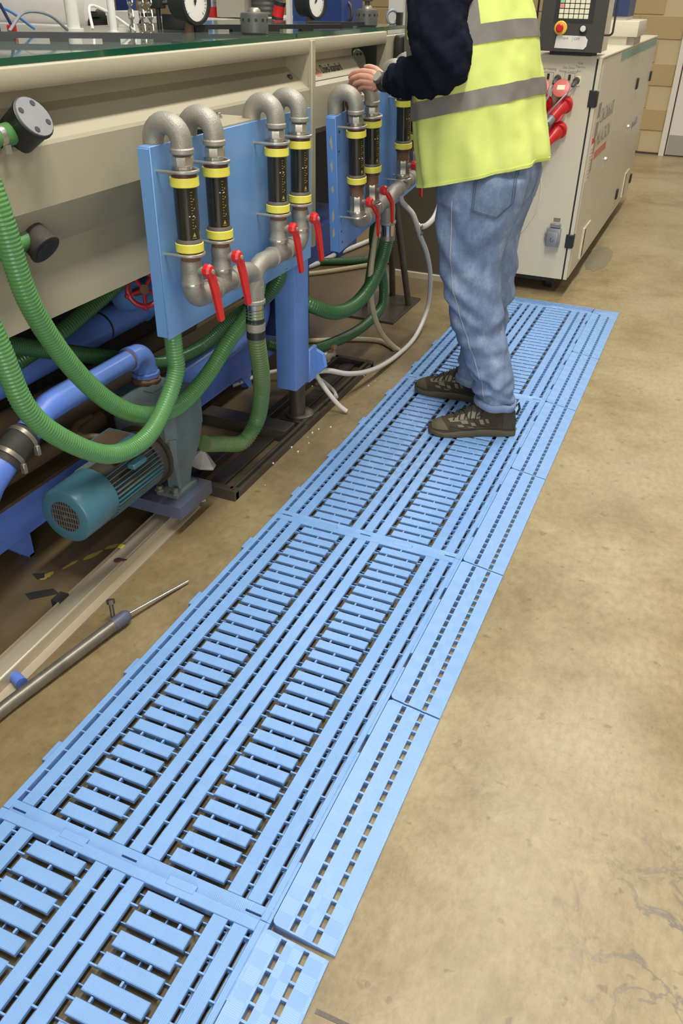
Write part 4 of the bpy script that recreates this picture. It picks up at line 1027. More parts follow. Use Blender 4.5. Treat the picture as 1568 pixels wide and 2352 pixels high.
hose('clear_hose', [(-.052, 2.632, .588), (-.045, 2.70, .580), (-.04, 2.80, .60), (-.04, 2.87, .66), (-.045, 2.84, .73), (-.06, 2.78, .77)], .0115, 'hose_w', 'short white hose bent back up under the vest hem', ribbed=False, n=12)
hose('clear_hose', [(-.215, 1.935, .20), (-.20, 1.95, .15), (-.16, 1.965, .085), (-.12, 1.985, .03), (-.096, 1.992, .012)], .0095, 'hose_w', 'cut end of clear hose poking out onto the floor below the blue post', ribbed=False, n=12)
hose('clear_hose', [(-.62, 2.01, .014), (-.53, 2.09, .05), (-.44, 2.16, .06), (-.345, 2.17, .055), (-.27, 2.14, .050), (-.20, 2.095, .038), (-.17, 2.06, .030)], .0085, 'hose_w', 'clear hose lying across the floor frame behind the blue post', ribbed=False, n=12)
hose('floor_hose', [(-.16, 2.44, .66), (-.15, 2.37, .565), (-.15, 2.34, .44), (-.155, 2.385, .31), (-.16, 2.52, .15), (-.145, 2.64, .05), (-.132, 2.69, .013)], .0115, 'hose_c', 'cream hose hanging down to the floor beside the thick dark green hose', ribbed=False, n=12)
hose('floor_hose', [(-.75, 2.57, .012), (-.56, 2.62, .012), (-.40, 2.72, .012), (-.26, 2.765, .012), (-.185, 2.725, .012), (-.155, 2.70, .0125)], .0115, 'hose_c', 'cream hose lying flat on the floor, meeting the hanging one', ribbed=False, n=12)
hose('floor_hose', [(-1.3, 3.45, .016), (-1.08, 3.70, .016), (-1.03, 4.05, .016), (-.98, 4.35, .016), (-.90, 4.8, .016)], .0155, 'hose_w', 'white hose lying on the floor far behind the blue post', ribbed=False)
hose('floor_hose', [(-1.4, 3.55, .022), (-1.10, 3.78, .022), (-.84, 3.95, .022), (-.60, 4.25, .022)], .0215, 'green_dk', 'green hose lying on the floor far behind the blue post', ribbed=True)
hose('floor_hose', [(-1.3, 3.37, .014), (-1.02, 3.58, .014), (-.80, 3.86, .014), (-.62, 4.15, .014)], .0135, 'hose_c', 'cream hose lying on the floor beside the far green hose', ribbed=False)

# ------------------------------------------------------------------ things on the floor
ch = thing('cable_channel', 'long dusty aluminium channel lying on the floor under the motor', 'channel', (-.30, .6, 0))
R = Matrix.Rotation(.040, 3, 'Z'); pv = Vector((-.262, .70, 0))
def rot(mb):
    mb.v = [R @ (p - pv) + pv for p in mb.v]; return mb
m = MB(); m.prism([(-.343, 0), (-.236, 0), (-.236, .004), (-.262, .005), (-.2635, .028), (-.272, .033), (-.312, .033), (-.3205, .028), (-.322, .005), (-.343, .004)], 'y', -.9, 1.16)
obj('channel', rot(m), 'alu', ch, angle=20)
m = MB(); m.box(-.266, -.2625, -.9, 1.16, .004, .0345); m.box(-.3225, -.319, -.9, 1.16, .004, .0345); obj('lip', rot(m), 'alu', ch)
m = MB(); m.box(-.345, -.318, .555, .595, .003, .0352); obj('black_tape', rot(m), 'tape', ch)
m = MB(); m.box(-.322, -.308, .828, .846, .0335, .0352); obj('yellow_tape', rot(m), 'yellow', ch)
m = MB(); m.sphere((-.285, .775, .0345), .010, 12, 8, sc=(1.15, 1.2, .22)); m.prism([(-.285, .772), (-.262, .782), (-.262, .788), (-.282, .786)], 'z', .0335, .0348); obj('red_stain', rot(m), 'dkred', ch)
m = MB(); m.prism([(-.36, 1.15), (-.255, 1.195), (-.262, 1.185), (-.275, 1.18), (-.262, 1.165), (-.30, 1.14)], 'z', .002, .010); obj('torn_end', m, 'alu', ch)
m = MB()
random.seed(5)
for (x, y, l, w0, a) in ((-.40, .80, .07, .010, .3), (-.43, .735, .06, .008, .2), (-.455, .665, .05, .012, .15), (-.375, .86, .05, .012, .5)):
    n = 9; up = []; dn = []
    for k in range(n):
        s = k / (n - 1) - .5; hw_ = w0 * (1 - (2 * s) ** 2) ** .5 * random.uniform(.55, 1.1)
        up.append((x + s * l * math.sin(a) - hw_, y + s * l * math.cos(a), .0012)); dn.append((x + s * l * math.sin(a) + hw_, y + s * l * math.cos(a), .0012))
    pg = up + dn[::-1]; m.add(pg, [tuple(range(len(pg)))])
obj('worn_line_paint', m, 'stain_y', floor, smooth=False)
m = MB()
pg = [(-.455, .575), (-.425, .56), (-.385, .60), (-.372, .615), (-.40, .625), (-.43, .60)]
m.add([(x, y, .0014) for x, y in pg], [tuple(range(6))])
pg = [(-.50, .655), (-.468, .64), (-.455, .655), (-.47, .672)]
m.add([(x, y, .0014) for x, y in pg], [tuple(range(4))]); obj('black_tape_scrap', m, 'tape', floor, smooth=False)
lv = thing('pry_bar', 'dark steel lever with a thin bright rod, lying on the floor beside the walkway', 'bar', (-.19, .35, 0))
a0 = Vector((-.226, -.12, .017)); a1 = Vector((-.190, .225, .017)); a2 = Vector((-.131, .585, .022))
m = MB(); m.tube([a0, a1, a2], .0165, 16); obj('bar', m, 'bar_steel', lv)
d = (a2 - a1).normalized()
m = MB(); m.lathe([(0, .0172), (.004, .0182), (.045, .0178), (.055, .013), (.058, .008)], a2 - d * .040, d, 16); obj('collar', m, 'grimy_blue', lv, label='collar with blue paint')
m = MB(); m.cyl(a2 + d * .012, Vector((-.0745, .803, .006)), .0045, 10); obj('thin_rod', m, 'galv_l', lv)
m = MB(); m.cyl((-.152, .568, .028), (-.164, .582, .066), .0060, 10); m.lathe([(0, .011), (.012, .011), (.013, .006)], (-.164, .582, .058), (-.25, .3, .95), 6); obj('wing_screw', m, 'steel_d', lv)
m = MB(); m.lathe([(0, .015), (.03, .014), (.05, .009), (.062, .011), (.066, .006)], (-.212, .292, .014), (-.93, .37, -.02), 14); obj('blue_stub', m, 'blue_dk', lv)
tr = thing('tripod_stand', 'dark three-legged steel stand on a square foot plate, behind the hoses', 'stand', (-.42, 3.2, 0))
m = MB(); m.box(-.545, -.285, 3.03, 3.46, 0, .012, c=.002); obj('foot_plate', m, 'steel_d', tr)
for a, b_ in (((-.305, 3.32), (-.38, 3.2)), ((-.51, 3.20), (-.43, 3.18)), ((-.44, 3.44), (-.41, 3.24))):
    m = MB(); m.cyl((*a, .012), (*b_, .62), .0165, 12); obj('leg', m, 'steel_d', tr)
m = MB(); m.box(-.47, -.33, 3.12, 3.28, .60, .63); obj('top_plate', m, 'steel_d', tr)
wc = MB(); wc.lathe([(0, .055), (.004, .058), (.03, .030), (.052, .004)], (-.345, 1.31, .062), (.2, .3, 1), 7)
tag(obj('card_cone', wc, 'white', smooth=False), 'off-white folded card scrap beside the pump tray', 'scrap')

# ------------------------------------------------------------------ the cream machine cabinet on the right
CX0, CX1, CY0, CY1, CZ0, CZ1 = -.12, .41, 3.864, 6.56, .095, 1.165
cab = thing('machine_cabinet', 'tall cream machine cabinet with red sockets on its front, at the right', 'cabinet', (.15, 5.2, 0))
m = MB(); m.box(CX0, CX1 - .006, CY0 + .006, CY1, CZ0, CZ1 - .006); obj('carcass', m, 'inkblack', cab)
m = MB(); m.box(CX0, .3835, CY0 - .003, CY0 + .006, CZ0, CZ1 - .006, c=0); obj('front_panel', m, 'cab', cab)
m = MB(); m.box(.3925, CX1, CY0 - .003, CY0 + .05, CZ0, CZ1 - .006); obj('corner_post', m, 'cab', cab)
m = MB(); m.bbox(CX0 - .002, CX1 + .004, CY0 - .004, CY1 + .003, CZ1 - .012, CZ1, b=.003, seg=1); obj('top_plate', m, 'cab', cab)
m = MB(); m.box(.375, CX1 - .003, CY1 - .02, CY1, CZ0, CZ1 - .006); obj('rear_post', m, 'cab', cab)
doors = []
for k, (a, b_) in enumerate(((CY0 + .052, 4.66), (4.664, 5.62), (5.624, CY1 - .002))):
    m = MB(); m.box(CX1 - .014, CX1 + .002, a, b_, CZ0, CZ1 - .014); doors.append(obj('side_panel', m, 'cab', cab))
m = MB(); m.box(CX1 + .0021, CX1 + .003, CY0 + .7, CY1 - .01, CZ1 - .060, CZ1 - .018); obj('stripe', m, 'teal_l', cab)
for x, y, z, w_ in ((.396, CY0, .945, 0), (.396, CY0, .265, 0)):
    m = MB(); m.bbox(x - .022, x + .016, y - .012, y - .002, z, z + .075 if z > .5 else z + .070, b=.003, seg=1); m.bbox(x + .002, x + .020, y - .010, y + .03, z, z + .07, b=.003, seg=1); obj('hinge', m, 'black', cab)
for y, z in ((5.66, .885), (6.54, .87), (5.68, .185), (6.54, .15)):
    m = MB(); m.bbox(CX1, CX1 + .014, y - .03, y + .03, z, z + .065, b=.003, seg=1); obj('hinge', m, 'black', cab)
for y, z in ((4.66, .60), (5.62, .665)):
    m = MB(); m.lathe([(0, .012), (.012, .010), (.014, .006)], (CX1 + .002, y - .03, z), (1, 0, 0), 12); m.box(CX1 + .002, CX1 + .008, y - .036, y - .024, z - .05, z - .008); obj('door_lock', m, 'chrome', cab)
for y0 in (4.20, 6.05):
    m = MB(); m.box(CX1 + .002, CX1 + .012, y0, y0 + .22, .125, .30, c=.004); vn = obj('vent', m, 'cab', cab)
    m = MB()
    for k in range(12): m.box(CX1 + .012, CX1 + .0135, y0 + .012, y0 + .05, .138 + k * .0128, .138 + k * .0128 + .007)
    o = obj('louvre', m, 'inkblack', vn); o['kind'] = 'stuff'
m = MB()
for x in (.30, -.02):
    for y in (4.02, 6.2): m.lathe([(-.018, .045), (.018, .045)], (x, y, .045), (1, 0, 0), 16); m.box(x - .03, x + .03, y - .04, y + .04, .075, CZ0)
m.box(CX0 + .03, .34, CY0 + .05, CY1 - .05, .06, CZ0)
obj('caster', m, 'inkblack', cab)
# lettering and stickers on the side
xs = CX1 + .0026; sd = doors[0]
text('lettering', 'CINCINNATI', .105, (xs, 4.115, .845), (0, 1, 0), (0, 0, 1), 'ink', cab, sx=.82)
text('lettering', 'MILACRON', .105, (xs, 4.115, .735), (0, 1, 0), (0, 0, 1), 'ink', cab, sx=.95)
m = MB(); m.box(xs - .0005, xs, 4.12, 4.56, .668, .708); obj('red_bar', m, 'ink_r', cab)
m = MB()
for k in range(4): m.box(xs - .0005, xs, 4.00, 4.09, .88 - k * .088, .95 - k * .088)
obj('grey_bar', m, 'ink', cab)
text('lettering', 'MILACRON', .085, (xs, 5.85, .62), (0, 1, 0), (0, 0, 1), 'conn', cab, sx=.8)
m = MB(); m.box(xs - .0005, xs + .0003, 3.945, 4.045, .585, .795); st = obj('warning_sticker', m, 'white', cab)
m = MB(); m.box(xs + .0003, xs + .0008, 3.945, 4.045, .765, .795); m.box(xs + .0003, xs + .0008, 4.035, 4.045, .585, .795); obj('red_border', m, 'red', st)
m = MB()
for k in range(9): m.box(xs + .0003, xs + .0008, 3.955, 4.025, .60 + k * .017, .604 + k * .017)
obj('print_line', m, 'ink', st)
# sockets, plugs and their captions on the front
fy = CY0 - .003
def socket(x, z, label_sticker, angle):
    x += .006
    so = MB(); so.bbox(x - .035, x + .040, fy - .012, fy, z - .085, z + .01, b=.004); base = obj('socket', so, 'cab', cab)
    m = MB(); m.lathe([(0, .036), (.010, .040), (.030, .042), (.034, .040)], (x + .012, fy - .008, z - .058), (-.05, -.85, -.45), 22); obj('socket_ring', m, 'red', base)
    d = Vector((-.42, -.62, -.62)).normalized(); c = Vector((x + .008, fy - .028, z - .068))
    m = MB(); m.lathe([(0, .034), (.03, .034), (.05, .027), (.085, .022), (.088, .018)], c, d, 18); obj('plug', m, 'red', base)
    m = MB(); m.lathe([(.086, .020), (.10, .022), (.125, .018), (.13, .007)], c, d, 14); obj('cable_gland', m, 'conn', base)
    cz = Vector((x - .012, fy - .050, z + .004)); n_ = Vector((-.12, -.88, .45)).normalized()
    m = MB(); m.lathe([(-.006, .038), (0, .0425), (.006, .0425), (.010, .036)], cz, n_, 22); lid = obj('lid', m, 'pinkred' if label_sticker else 'red', base, label='faded pink-red lid' if label_sticker else None)
    if label_sticker:
        u = Vector((1, 0, 0)); u = (u - n_ * u.dot(n_)).normalized(); v_ = n_.cross(u)
        m = MB(); q = [cz + n_ * .0105 + u * a + v_ * b_ for a, b_ in ((-.018, -.010), (.020, -.010), (.020, .012), (-.018, .012))]; m.add(q, [(0, 1, 2, 3)]); obj('lid_sticker', m, 'key', lid)
    return c + d * .13
p1 = socket(.250, 1.020, True, 0); p2 = socket(.150, 1.020, True, 0); p3 = socket(.240, .905, False, 0)
def cap(s, x, z, size=.0145): text('lettering', s, size, (x, fy - .0006, z), (1, 0, 0), (0, 0, 1), 'ink', cab, align='CENTER')
cap('Motor Heating', .155, 1.098); cap('Die Zone', .258, 1.106); cap('Water Control', .258, 1.090); cap('Die', .312, 1.127); cap('Thermo', .312, 1.112); cap('Ad.1', .312, 1.094)
for x in (.165, .268):
    m = MB(); m.box(x - .005, x + .005, fy - .010, fy, 1.058, 1.082); obj('toggle_switch', m, 'black', cab)
    m = MB()
    for a in (-.024, .024): m.box(x + a - .0012, x + a + .0012, fy - .0006, fy, 1.035, 1.088)
    m.box(x - .024, x + .024, fy - .0006, fy, 1.087, 1.089); obj('printed_frame', m, 'ink', cab)
for x, z in ((.214, 1.066), (.306, 1.060)):
    m = MB(); m.lathe([(0, .016), (.014, .016), (.015, .012), (.04, .011), (.05, .006)], (x, fy, z), (-.25, -.8, -.5), 14); obj('round_plug', m, 'grey_d', cab)
m = MB(); m.bbox(.300, .322, fy - .008, fy, 1.035, 1.078, b=.003, seg=1); obj('label_clip', m, 'key', cab)
for pts in ([(.214, fy - .03, 1.045), (.19, fy - .09, .98), (.16, fy - .10, .90), (.14, fy - .08, .70)], [(.300, fy - .03, 1.035), (.25, fy - .10, .97), (.20, fy - .11, .90), (.16, fy - .09, .80)], [p1, p1 + Vector((-.05, -.01, -.06)), (.15, fy - .06, .78)], [p3, p3 + Vector((-.03, 0, -.05)), (.17, fy - .03, .72), (.165, fy - .01, .66)]):
    m = MB(); m.tube(spline(pts, .012), .0045, 8); obj('cable', m, 'conn', cab)
m = MB(); m.tube(spline([(.165, fy - .01, .68), (.19, fy - .006, .62), (.206, fy - .006, .56), (.203, fy - .006, .46), (.18, fy - .006, .40), (.12, fy - .006, .31), (.09, fy - .006, .32)], .012), .0022, 6); obj('thin_wire', m, 'white', cab)
m = MB(); m.bbox(.285, .338, fy - .020, fy, .365, .385, b=.002, seg=1); m.bbox(.272, .345, fy - .03, fy, .268, .362, b=.004); m.bbox(.262, .274, fy - .02, fy - .005, .30, .335, b=.002, seg=1); kb = obj('cable_connector', m, 'conn', cab, label='grey cast connector box')
m = MB(); m.bbox(.278, .337, fy - .045, fy - .028, .272, .345, b=.004); obj('connector_cover', m, 'conn', kb)
m = MB(); m.torus((.307, fy - .046, .308), (0, 1, 0), .009, .0016, 16, 5, a0=.6, a1=5.4); obj('emblem', m, 'grey_d', kb)
m = MB(); m.box(.296, .330, fy - .004, fy, .395, .412); obj('small_plate', m, 'steel', cab)

# operator console on the cabinet
co = thing('control_console', 'dark grey operator console with cream keys on top of the cream cabinet', 'control panel', (.25, 3.9, CZ1))
PY = 3.80
m = MB(); m.box(.112, .400, PY + .004, 4.02, CZ1 + .018, 1.62, c=.004); obj('housing', m, 'cab', co)
m = MB(); m.box(.104, .405, PY, PY + .012, CZ1 + .016, 1.62); fp = obj('front_plate', m, 'console', co)
m = MB(); m.box(.16, .36, PY + .03, 4.0, CZ1, CZ1 + .018); obj('neck', m, 'inkblack', co)
m = MB(); m.box(.166, .346, PY - .002, PY, 1.300, 1.60); kp = obj('keypad', m, 'inkblack', co)
kx0, kz0, kw, kh = .186, 1.3155, .0232, .0205
for r in range(8):
    for c_ in range(6):
        x = kx0 + c_ * kw; z = kz0 + r * kh
        m = MB(); m.bbox(x, x + kw - .003, PY - .0045, PY - .0015, z, z + kh - .003, b=.0015, seg=1)
        obj('key', m, 'key_g' if (r == 3 and c_ == 0) else 'key_r' if (r == 2 and c_ == 0) else 'key', kp, smooth=False)
m = MB(); m.lathe([(0, .030), (.006, .030), (.010, .026)], (.203, PY, 1.277), (0, -1, 0), 28); es = obj('stop_button', m, 'amber', co, label='yellow ring with red mushroom button')
m = MB(); m.lathe([(.008, .012), (.020, .012), (.021, .017), (.030, .0175), (.034, .013)], (.203, PY, 1.277), (0, -1, 0), 24); obj('mushroom', m, 'red', es)
m = MB(); m.lathe([(0, .017), (.010, .017), (.012, .014)], (.309, PY, 1.273), (0, -1, 0), 22); ks = obj('key_switch', m, 'black', co)
m = MB(); m.lathe([(.011, .013), (.016, .012)], (.308, PY, 1.277), (0, -1, 0), 20); m.box(.3065, .3095, PY - .020, PY - .012, 1.270, 1.285); obj('switch_face', m, 'white', ks)
m = MB(); m.prism([(.185, 1.195), (.322, 1.193), (.334, 1.206), (.336, 1.232), (.322, 1.247), (.196, 1.248), (.189, 1.242)], 'y', PY - .0015, PY); lb = obj('paper_label', m, 'white', co)
text('lettering', 'Input', .016, (.212, PY - .0018, 1.233), (1, 0, 0), (0, 0, 1), 'ink', lb)
text('lettering', 'OFF', .016, (.272, PY - .0018, 1.230), (1, 0, 0), (0, 0, 1), 'ink', lb)
m = MB(); m.box(.2645, .2657, PY - .0018, PY - .0014, 1.222, 1.247); obj('ruled_line', m, 'ink', lb)
for s, x in ((1, .400), (-1, .112)):
    m = MB(); m.tube([Vector((x, PY + .05, 1.253)), Vector((x + s * .022, PY + .05, 1.253))] + arc_pts((x + s * .022, PY + .05, 1.268), (0, 0, -1), (s, 0, 0), .015, 0, PI / 2, 6) + [Vector((x + s * .037, PY + .05, 1.54)), Vector((x, PY + .05, 1.56))], .0048, 8); obj('side_handle', m, 'black', co)
# second cream unit standing on the cabinet top
un = thing('cream_unit', 'cream stepped box with a dark screen on the cabinet behind the console', 'machine unit', (.33, 5.15, CZ1))
m = MB(); m.box(.20, .375, 5.0, 5.35, CZ1, 1.205); m.bbox(.16, .432, 4.98, 5.4, 1.205, 1.288, b=.006); obj('housing', m, 'cab', un)
m = MB(); m.box(.375, .415, 5.02, 5.35, CZ1, 1.202); obj('grey_side', m, 'kick', un)
m = MB(); m.box(.20, .352, 5.02, 5.3, 1.288, 1.62); obj('cabinet_body', m, 'cab', un)
m = MB(); m.box(.262, .356, 5.01, 5.30, 1.306, 1.60); obj('screen', m, 'navy', un)

# dark machine plinth behind the worker
mp = thing('dark_machine_plinth', 'olive brown machine plinth behind the hoses and the worker', 'machine', (-.35, 4.3, 0))
m = MB(); m.box(-.585, -.13, 3.84, 4.9, .035, .93); obj('panel', m, 'olive', mp)
m = MB(); m.box(-.60, -.125, 3.825, 4.92, 0, .035, c=.004); obj('foot_rail', m, 'alu', mp)

# ------------------------------------------------------------------ background behind the tank
bn = thing('work_bench', 'white-topped work bench in the background behind the tank', 'bench', (-2.3, 4.3, 0))
m = MB(); m.box(-2.15, -1.335, 3.8, 4.9, 1.235, 1.262); obj('bench_top', m, 'white', bn)
for x in (-2.1, -1.38):
    for y in (3.86, 4.84):
        m = MB(); m.box(x - .03, x + .03, y - .03, y + .03, 0, 1.235); obj('leg', m, 'blueframe', bn)
m = MB(); m.box(-2.1, -1.38, 4.82, 4.86, .2, 1.2); obj('back_sheet', m, 'olive', bn)
lt = thing('low_table', 'low grey table carrying the white rolls at the far left', 'table', (-3.2, 4.3, 0))
m = MB(); m.box(-4.4, -2.2, 3.85, 4.9, 1.08, 1.11); obj('table_top', m, 'grey_tank', lt)
for x in (-4.3, -2.3):
    for y in (3.9, 4.8):
        m = MB(); m.box(x - .03, x + .03, y - .03, y + .03, 0, 1.08); obj('leg', m, 'blueframe', lt)
def roll(x0, x1, y, z, r, lab, mt_='white_w'):
    t = thing('film_roll', lab, 'roll', ((x0 + x1) / 2, y, z - r), 'white rolls in the background')
    m = MB(); m.lathe([(0, r * .35), (.004, r * .98), (.02, r), (x1 - x0 - .02, r), (x1 - x0 - .004, r * .98), (x1 - x0, r * .35)], (x0, y, z), (1, 0, 0), 26); obj('film', m, mt_, t)
    m = MB(); m.lathe([(-.02, r * .3), (x1 - x0 + .02, r * .3)], (x0, y, z), (1, 0, 0), 16); obj('core', m, 'brown', t)
roll(-4.3, -2.72, 4.15, 1.245, .135, 'big white roll lying on the table at the top left')
roll(-4.0, -2.70, 4.42, 1.47, .130, 'big white roll stacked on top of the other one at the top left')
m = MB(); m.bbox(-3.5, -2.76, 3.87, 4.00, 1.11, 1.20, b=.01); tag(obj('wrapped_packet', m, 'white'), 'white wrapped packet in front of the rolls', 'packet')
t = thing('cardboard_box', 'white box behind the thin standing pipe', 'box', (-2.46, 4.1, 1.11))
m = MB(); m.box(-2.545, -2.36, 4.0, 4.2, 1.11, 1.28); obj('box', m, 'white_w', t)
for x, lab in ((-2.64, 'black motor left of the white box in the background'), (-2.27, 'black motor right of the white box in the background')):
    t = thing('small_motor', lab, 'motor', (x, 4.05, 1.11), 'black motors in the background')
    m = MB(); m.lathe([(-.05, .055), (.05, .055)], (x, 4.05, 1.20), (1, 0, 0), 16); m.box(x - .05, x + .05, 4.0, 4.1, 1.11, 1.17); obj('body', m, 'black', t)
    m = MB(); m.bbox(x - .03, x + .03, 4.0, 4.08, 1.245, 1.275, b=.004); obj('terminal_cover', m, 'dark', t)
for x, y, w_, mt_, lab in ((-3.13, 4.96, .10, 'navy_beam', 'dark blue steel upright behind the thick standing pipe'), (-2.42, 4.95, .05, 'blueframe', 'blue steel upright behind the white box'), (-2.12, 5.0, .05, 'blueframe', 'light blue steel upright right of the thin standing pipe'),
                           (-1.74, 4.95, .045, 'blueframe', 'blue steel upright beside the red bucket'), (-1.44, 5.0, .06, 'blueframe', 'blue steel upright right of the grey cabinet'), (-2.02, 5.2, .05, 'brown', 'brown upright in the background beside the chains')):
    m = MB(); m.box(x - w_ / 2, x + w_ / 2, y, y + w_, 0, 1.95, c=.003); tag(obj('steel_upright', m, mt_), lab, 'post')
t = thing('grey_cabinet', 'grey control cabinet with a ribbed motor, on the white bench', 'cabinet', (-1.6, 4.15, 1.262))
m = MB(); m.box(-1.78, -1.60, 4.0, 4.3, 1.268, 1.75, c=.004); obj('cabinet', m, 'conn_l', t)
m = MB(); m.lathe([(k * .012, .082 if k % 2 else .076) for k in range(40)], (-1.515, 4.10, 1.275), (0, 0, 1), 22); obj('ribbed_motor', m, 'grey_d', t)
t = thing('red_bucket', 'small red bucket on the white bench beside the grey cabinet', 'bucket', (-1.86, 4.1, 1.262))
m = MB(); m.lathe([(0, .036), (.048, .048), (.052, .050), (.052, .044), (.01, .032)], (-1.86, 4.1, 1.262), (0, 0, 1), 18); obj('bucket', m, 'red', t)
m = MB(); m.cyl((-1.87, 4.1, 1.27), (-1.86, 4.09, 1.55), .004, 8); obj('stick', m, 'white', t)
t = thing('red_canister', 'tilted red and black canister at the right end of the white bench', 'canister', (-1.34, 4.0, 1.262))
d = Vector((.22, 0, 1)).normalized(); b0 = Vector((-1.385, 3.98, 1.268))
m = MB(); m.lathe([(0, .030), (.014, .030), (.015, .031), (.068, .031)], b0, d, 20); obj('can', m, 'red', t)
m = MB(); m.lathe([(0, .032), (.014, .032)], b0 - d * .003, d, 20); m.lathe([(.066, .032), (.086, .032), (.088, .027)], b0, d, 20); obj('black_end', m, 'black', t)
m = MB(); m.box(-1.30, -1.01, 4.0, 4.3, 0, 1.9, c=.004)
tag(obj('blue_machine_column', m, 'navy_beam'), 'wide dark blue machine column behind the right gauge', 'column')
m = MB(); m.box(-1.325, -1.302, 3.97, 4.0, 0, 1.9); tag(obj('white_edge_strip', m, 'white'), 'narrow pale strip on the left edge of the blue column', 'strip')
m = MB(); m.box(-1.49, -1.375, 6.0, 6.08, 0, 2.0); tag(obj('white_column', m, 'white'), 'white column beside the worker\'s arm in the background', 'column')
t = thing('hook_rod', 'dark hooked rod hanging before the block wall, right of the blue column', 'hook', (-1.0, 4.1, 1.25))
m = MB(); m.tube(spline([(-1.04, 4.1, 1.25), (-1.02, 4.1, 1.262), (-.995, 4.1, 1.275), (-.99, 4.1, 1.30), (-1.00, 4.1, 1.34), (-1.02, 4.1, 1.36), (-1.03, 4.1, 1.6)], .01), .008, 8); obj('rod', m, 'steel_d', t)
t = thing('gas_bottle', 'blue and yellow bottle beside the worker\'s upper arm in the background', 'bottle', (-1.25, 6.0, 0))
m = MB(); m.lathe([(0, .055), (1.26, .055), (1.30, .03), (1.36, .025), (1.40, .025)], (-1.27, 6.0, 0), (0, 0, 1), 18); obj('bottle', m, 'blue_dk', t)
m = MB(); m.lathe([(1.10, .0565), (1.16, .0565)], (-1.27, 6.0, 0), (0, 0, 1), 18); obj('yellow_label', m, 'yellow', t)
m = MB(); m.lathe([(1.37, .03), (1.5, .03)], (-1.27, 6.0, 0), (0, 0, 1), 14); obj('red_cap', m, 'pinkred', t)
t = thing('pulley', 'small pale pulley wheel at the right end of the glass lid', 'pulley', (-.37, 3.06, GZ))
m = MB(); m.torus((-.37, 3.06, GZ + .028), (.6, -.8, 0), .024, .006, 20, 8); obj('wheel', m, 'conn', t)
m = MB(); m.box(-.35, -.33, 3.05, 3.08, GZ, GZ + .045); obj('bracket', m, 'black', t)

# ------------------------------------------------------------------ the worker
from mathutils.bvhtree import BVHTree
person = thing('person', 'worker in yellow high-visibility vest, navy sweatshirt, jeans and brown shoes on the walkway', 'person', (.35, 2.1, TOP))
YAW = -.17
def ell(c, a, b, tilt=0.0, yaw=0.0, n=48, pw=2.3, axis=None):
    """super-ellipse ring: a front-back (x), b sideways (y); tilt lowers the front"""
    out = []
    for k in range(n):
        t = 2 * PI * k / n; ct, st = math.cos(t), math.sin(t)
        x = a * math.copysign(abs(ct) ** (2 / pw), ct); y = b * math.copysign(abs(st) ** (2 / pw), st)
        p = Vector((x, y, x * tilt)); p.rotate(Matrix.Rotation(yaw, 3, 'Z')); out.append(Vector(c) + p)
    return out
def limb(path, radii, n=20, flat=None):
    mb = MB(); mb.tube(path, lambda s, i: radii[i], n); return mb
def resample(pts, rad, step=.02):
    sp_ = spline(pts, step); P = [Vector(p) for p in pts]; out = []
    j = 0
    for q in sp_:
        best = min(range(len(P) - 1), key=lambda i: abs((q - P[i]).length + (q - P[i + 1]).length - (P[i + 1] - P[i]).length))
        d = P[best + 1] - P[best]; t = max(0, min(1, (q - P[best]).dot(d) / d.length_squared)); out.append(rad[best] * (1 - t) + rad[best + 1] * t)
    for _ in range(3): out = [out[0]] + [(out[i - 1] + out[i] * 2 + out[i + 1]) / 4 for i in range(1, len(out) - 1)] + [out[-1]]
    return sp_, out
def eval_mods(mb, mods):
    """run a few modifiers over a temporary object and hand back plain vertices and faces"""
    me = bpy.data.meshes.new('tmp'); me.from_pydata([tuple(v) for v in mb.v], [], mb.f); 
    bm = bmesh.new(); bm.from_mesh(me); bmesh.ops.recalc_face_normals(bm, faces=bm.faces); bm.to_mesh(me); bm.free()
    o = bpy.data.objects.new('tmp', me); COL.objects.link(o)
    for ty, kw in mods:
        md = o.modifiers.new(ty, ty)
        for k, v in kw.items(): setattr(md, k, v)
    dg = bpy.context.evaluated_depsgraph_get(); dg.update(); ev = o.evaluated_get(dg).to_mesh()
    out = MB(); out.v = [v.co.copy() for v in ev.vertices]; out.f = [tuple(p.vertices) for p in ev.polygons]; out.mi = [0] * len(out.f)
    nr = [v.normal.copy() for v in ev.vertices]
    bpy.data.objects.remove(o); bpy.data.meshes.remove(me)
    return out, nr
def fbm(p, s): return mnoise.fractal(Vector(p) * s, .8, 2.1, 3)

# --- jeans: two legs and the seat, fused into one surface, then creased
jn = MB()
near = [(.93, .350, 2.005, .148, .118), (.86, .347, 2.000, .142, .118), (.78, .342, 1.998, .128, .108), (.70, .336, 1.998, .112, .098), (.62, .343, 2.000, .103, .092), (.53, .359, 2.005, .099, .088),
        (.43, .388, 2.012, .094, .086), (.376, .405, 2.018, .087, .084), (.33, .424, 2.022, .085, .080), (.25, .452, 2.030, .077, .074), (.19, .467, 2.036, .072, .068), (.150, .474, 2.040, .071, .066)]
far = [(.93, .352, 2.215, .145, .115), (.86, .352, 2.218, .135, .112), (.78, .350, 2.222, .112, .100), (.69, .352, 2.225, .095, .092), (.56, .366, 2.235, .084, .082), (.447, .366, 2.245, .083, .080),
       (.33, .352, 2.258, .080, .076), (.24, .340, 2.265, .074, .070), (.17, .336, 2.270, .070, .066), (.125, .335, 2.272, .070, .064)]
for L_ in (near, far): jn.loft([ell((x, y, z), a, b, n=32, pw=2.15) for z, x, y, a, b in L_[::-1]])
jn.loft([ell((.345, 2.11, .80), .105, .15, n=36), ell((.350, 2.11, .86), .140, .195, n=36), ell((.352, 2.11, .93), .152, .205, n=36), ell((.345, 2.11, 1.02), .148, .195, n=36)])
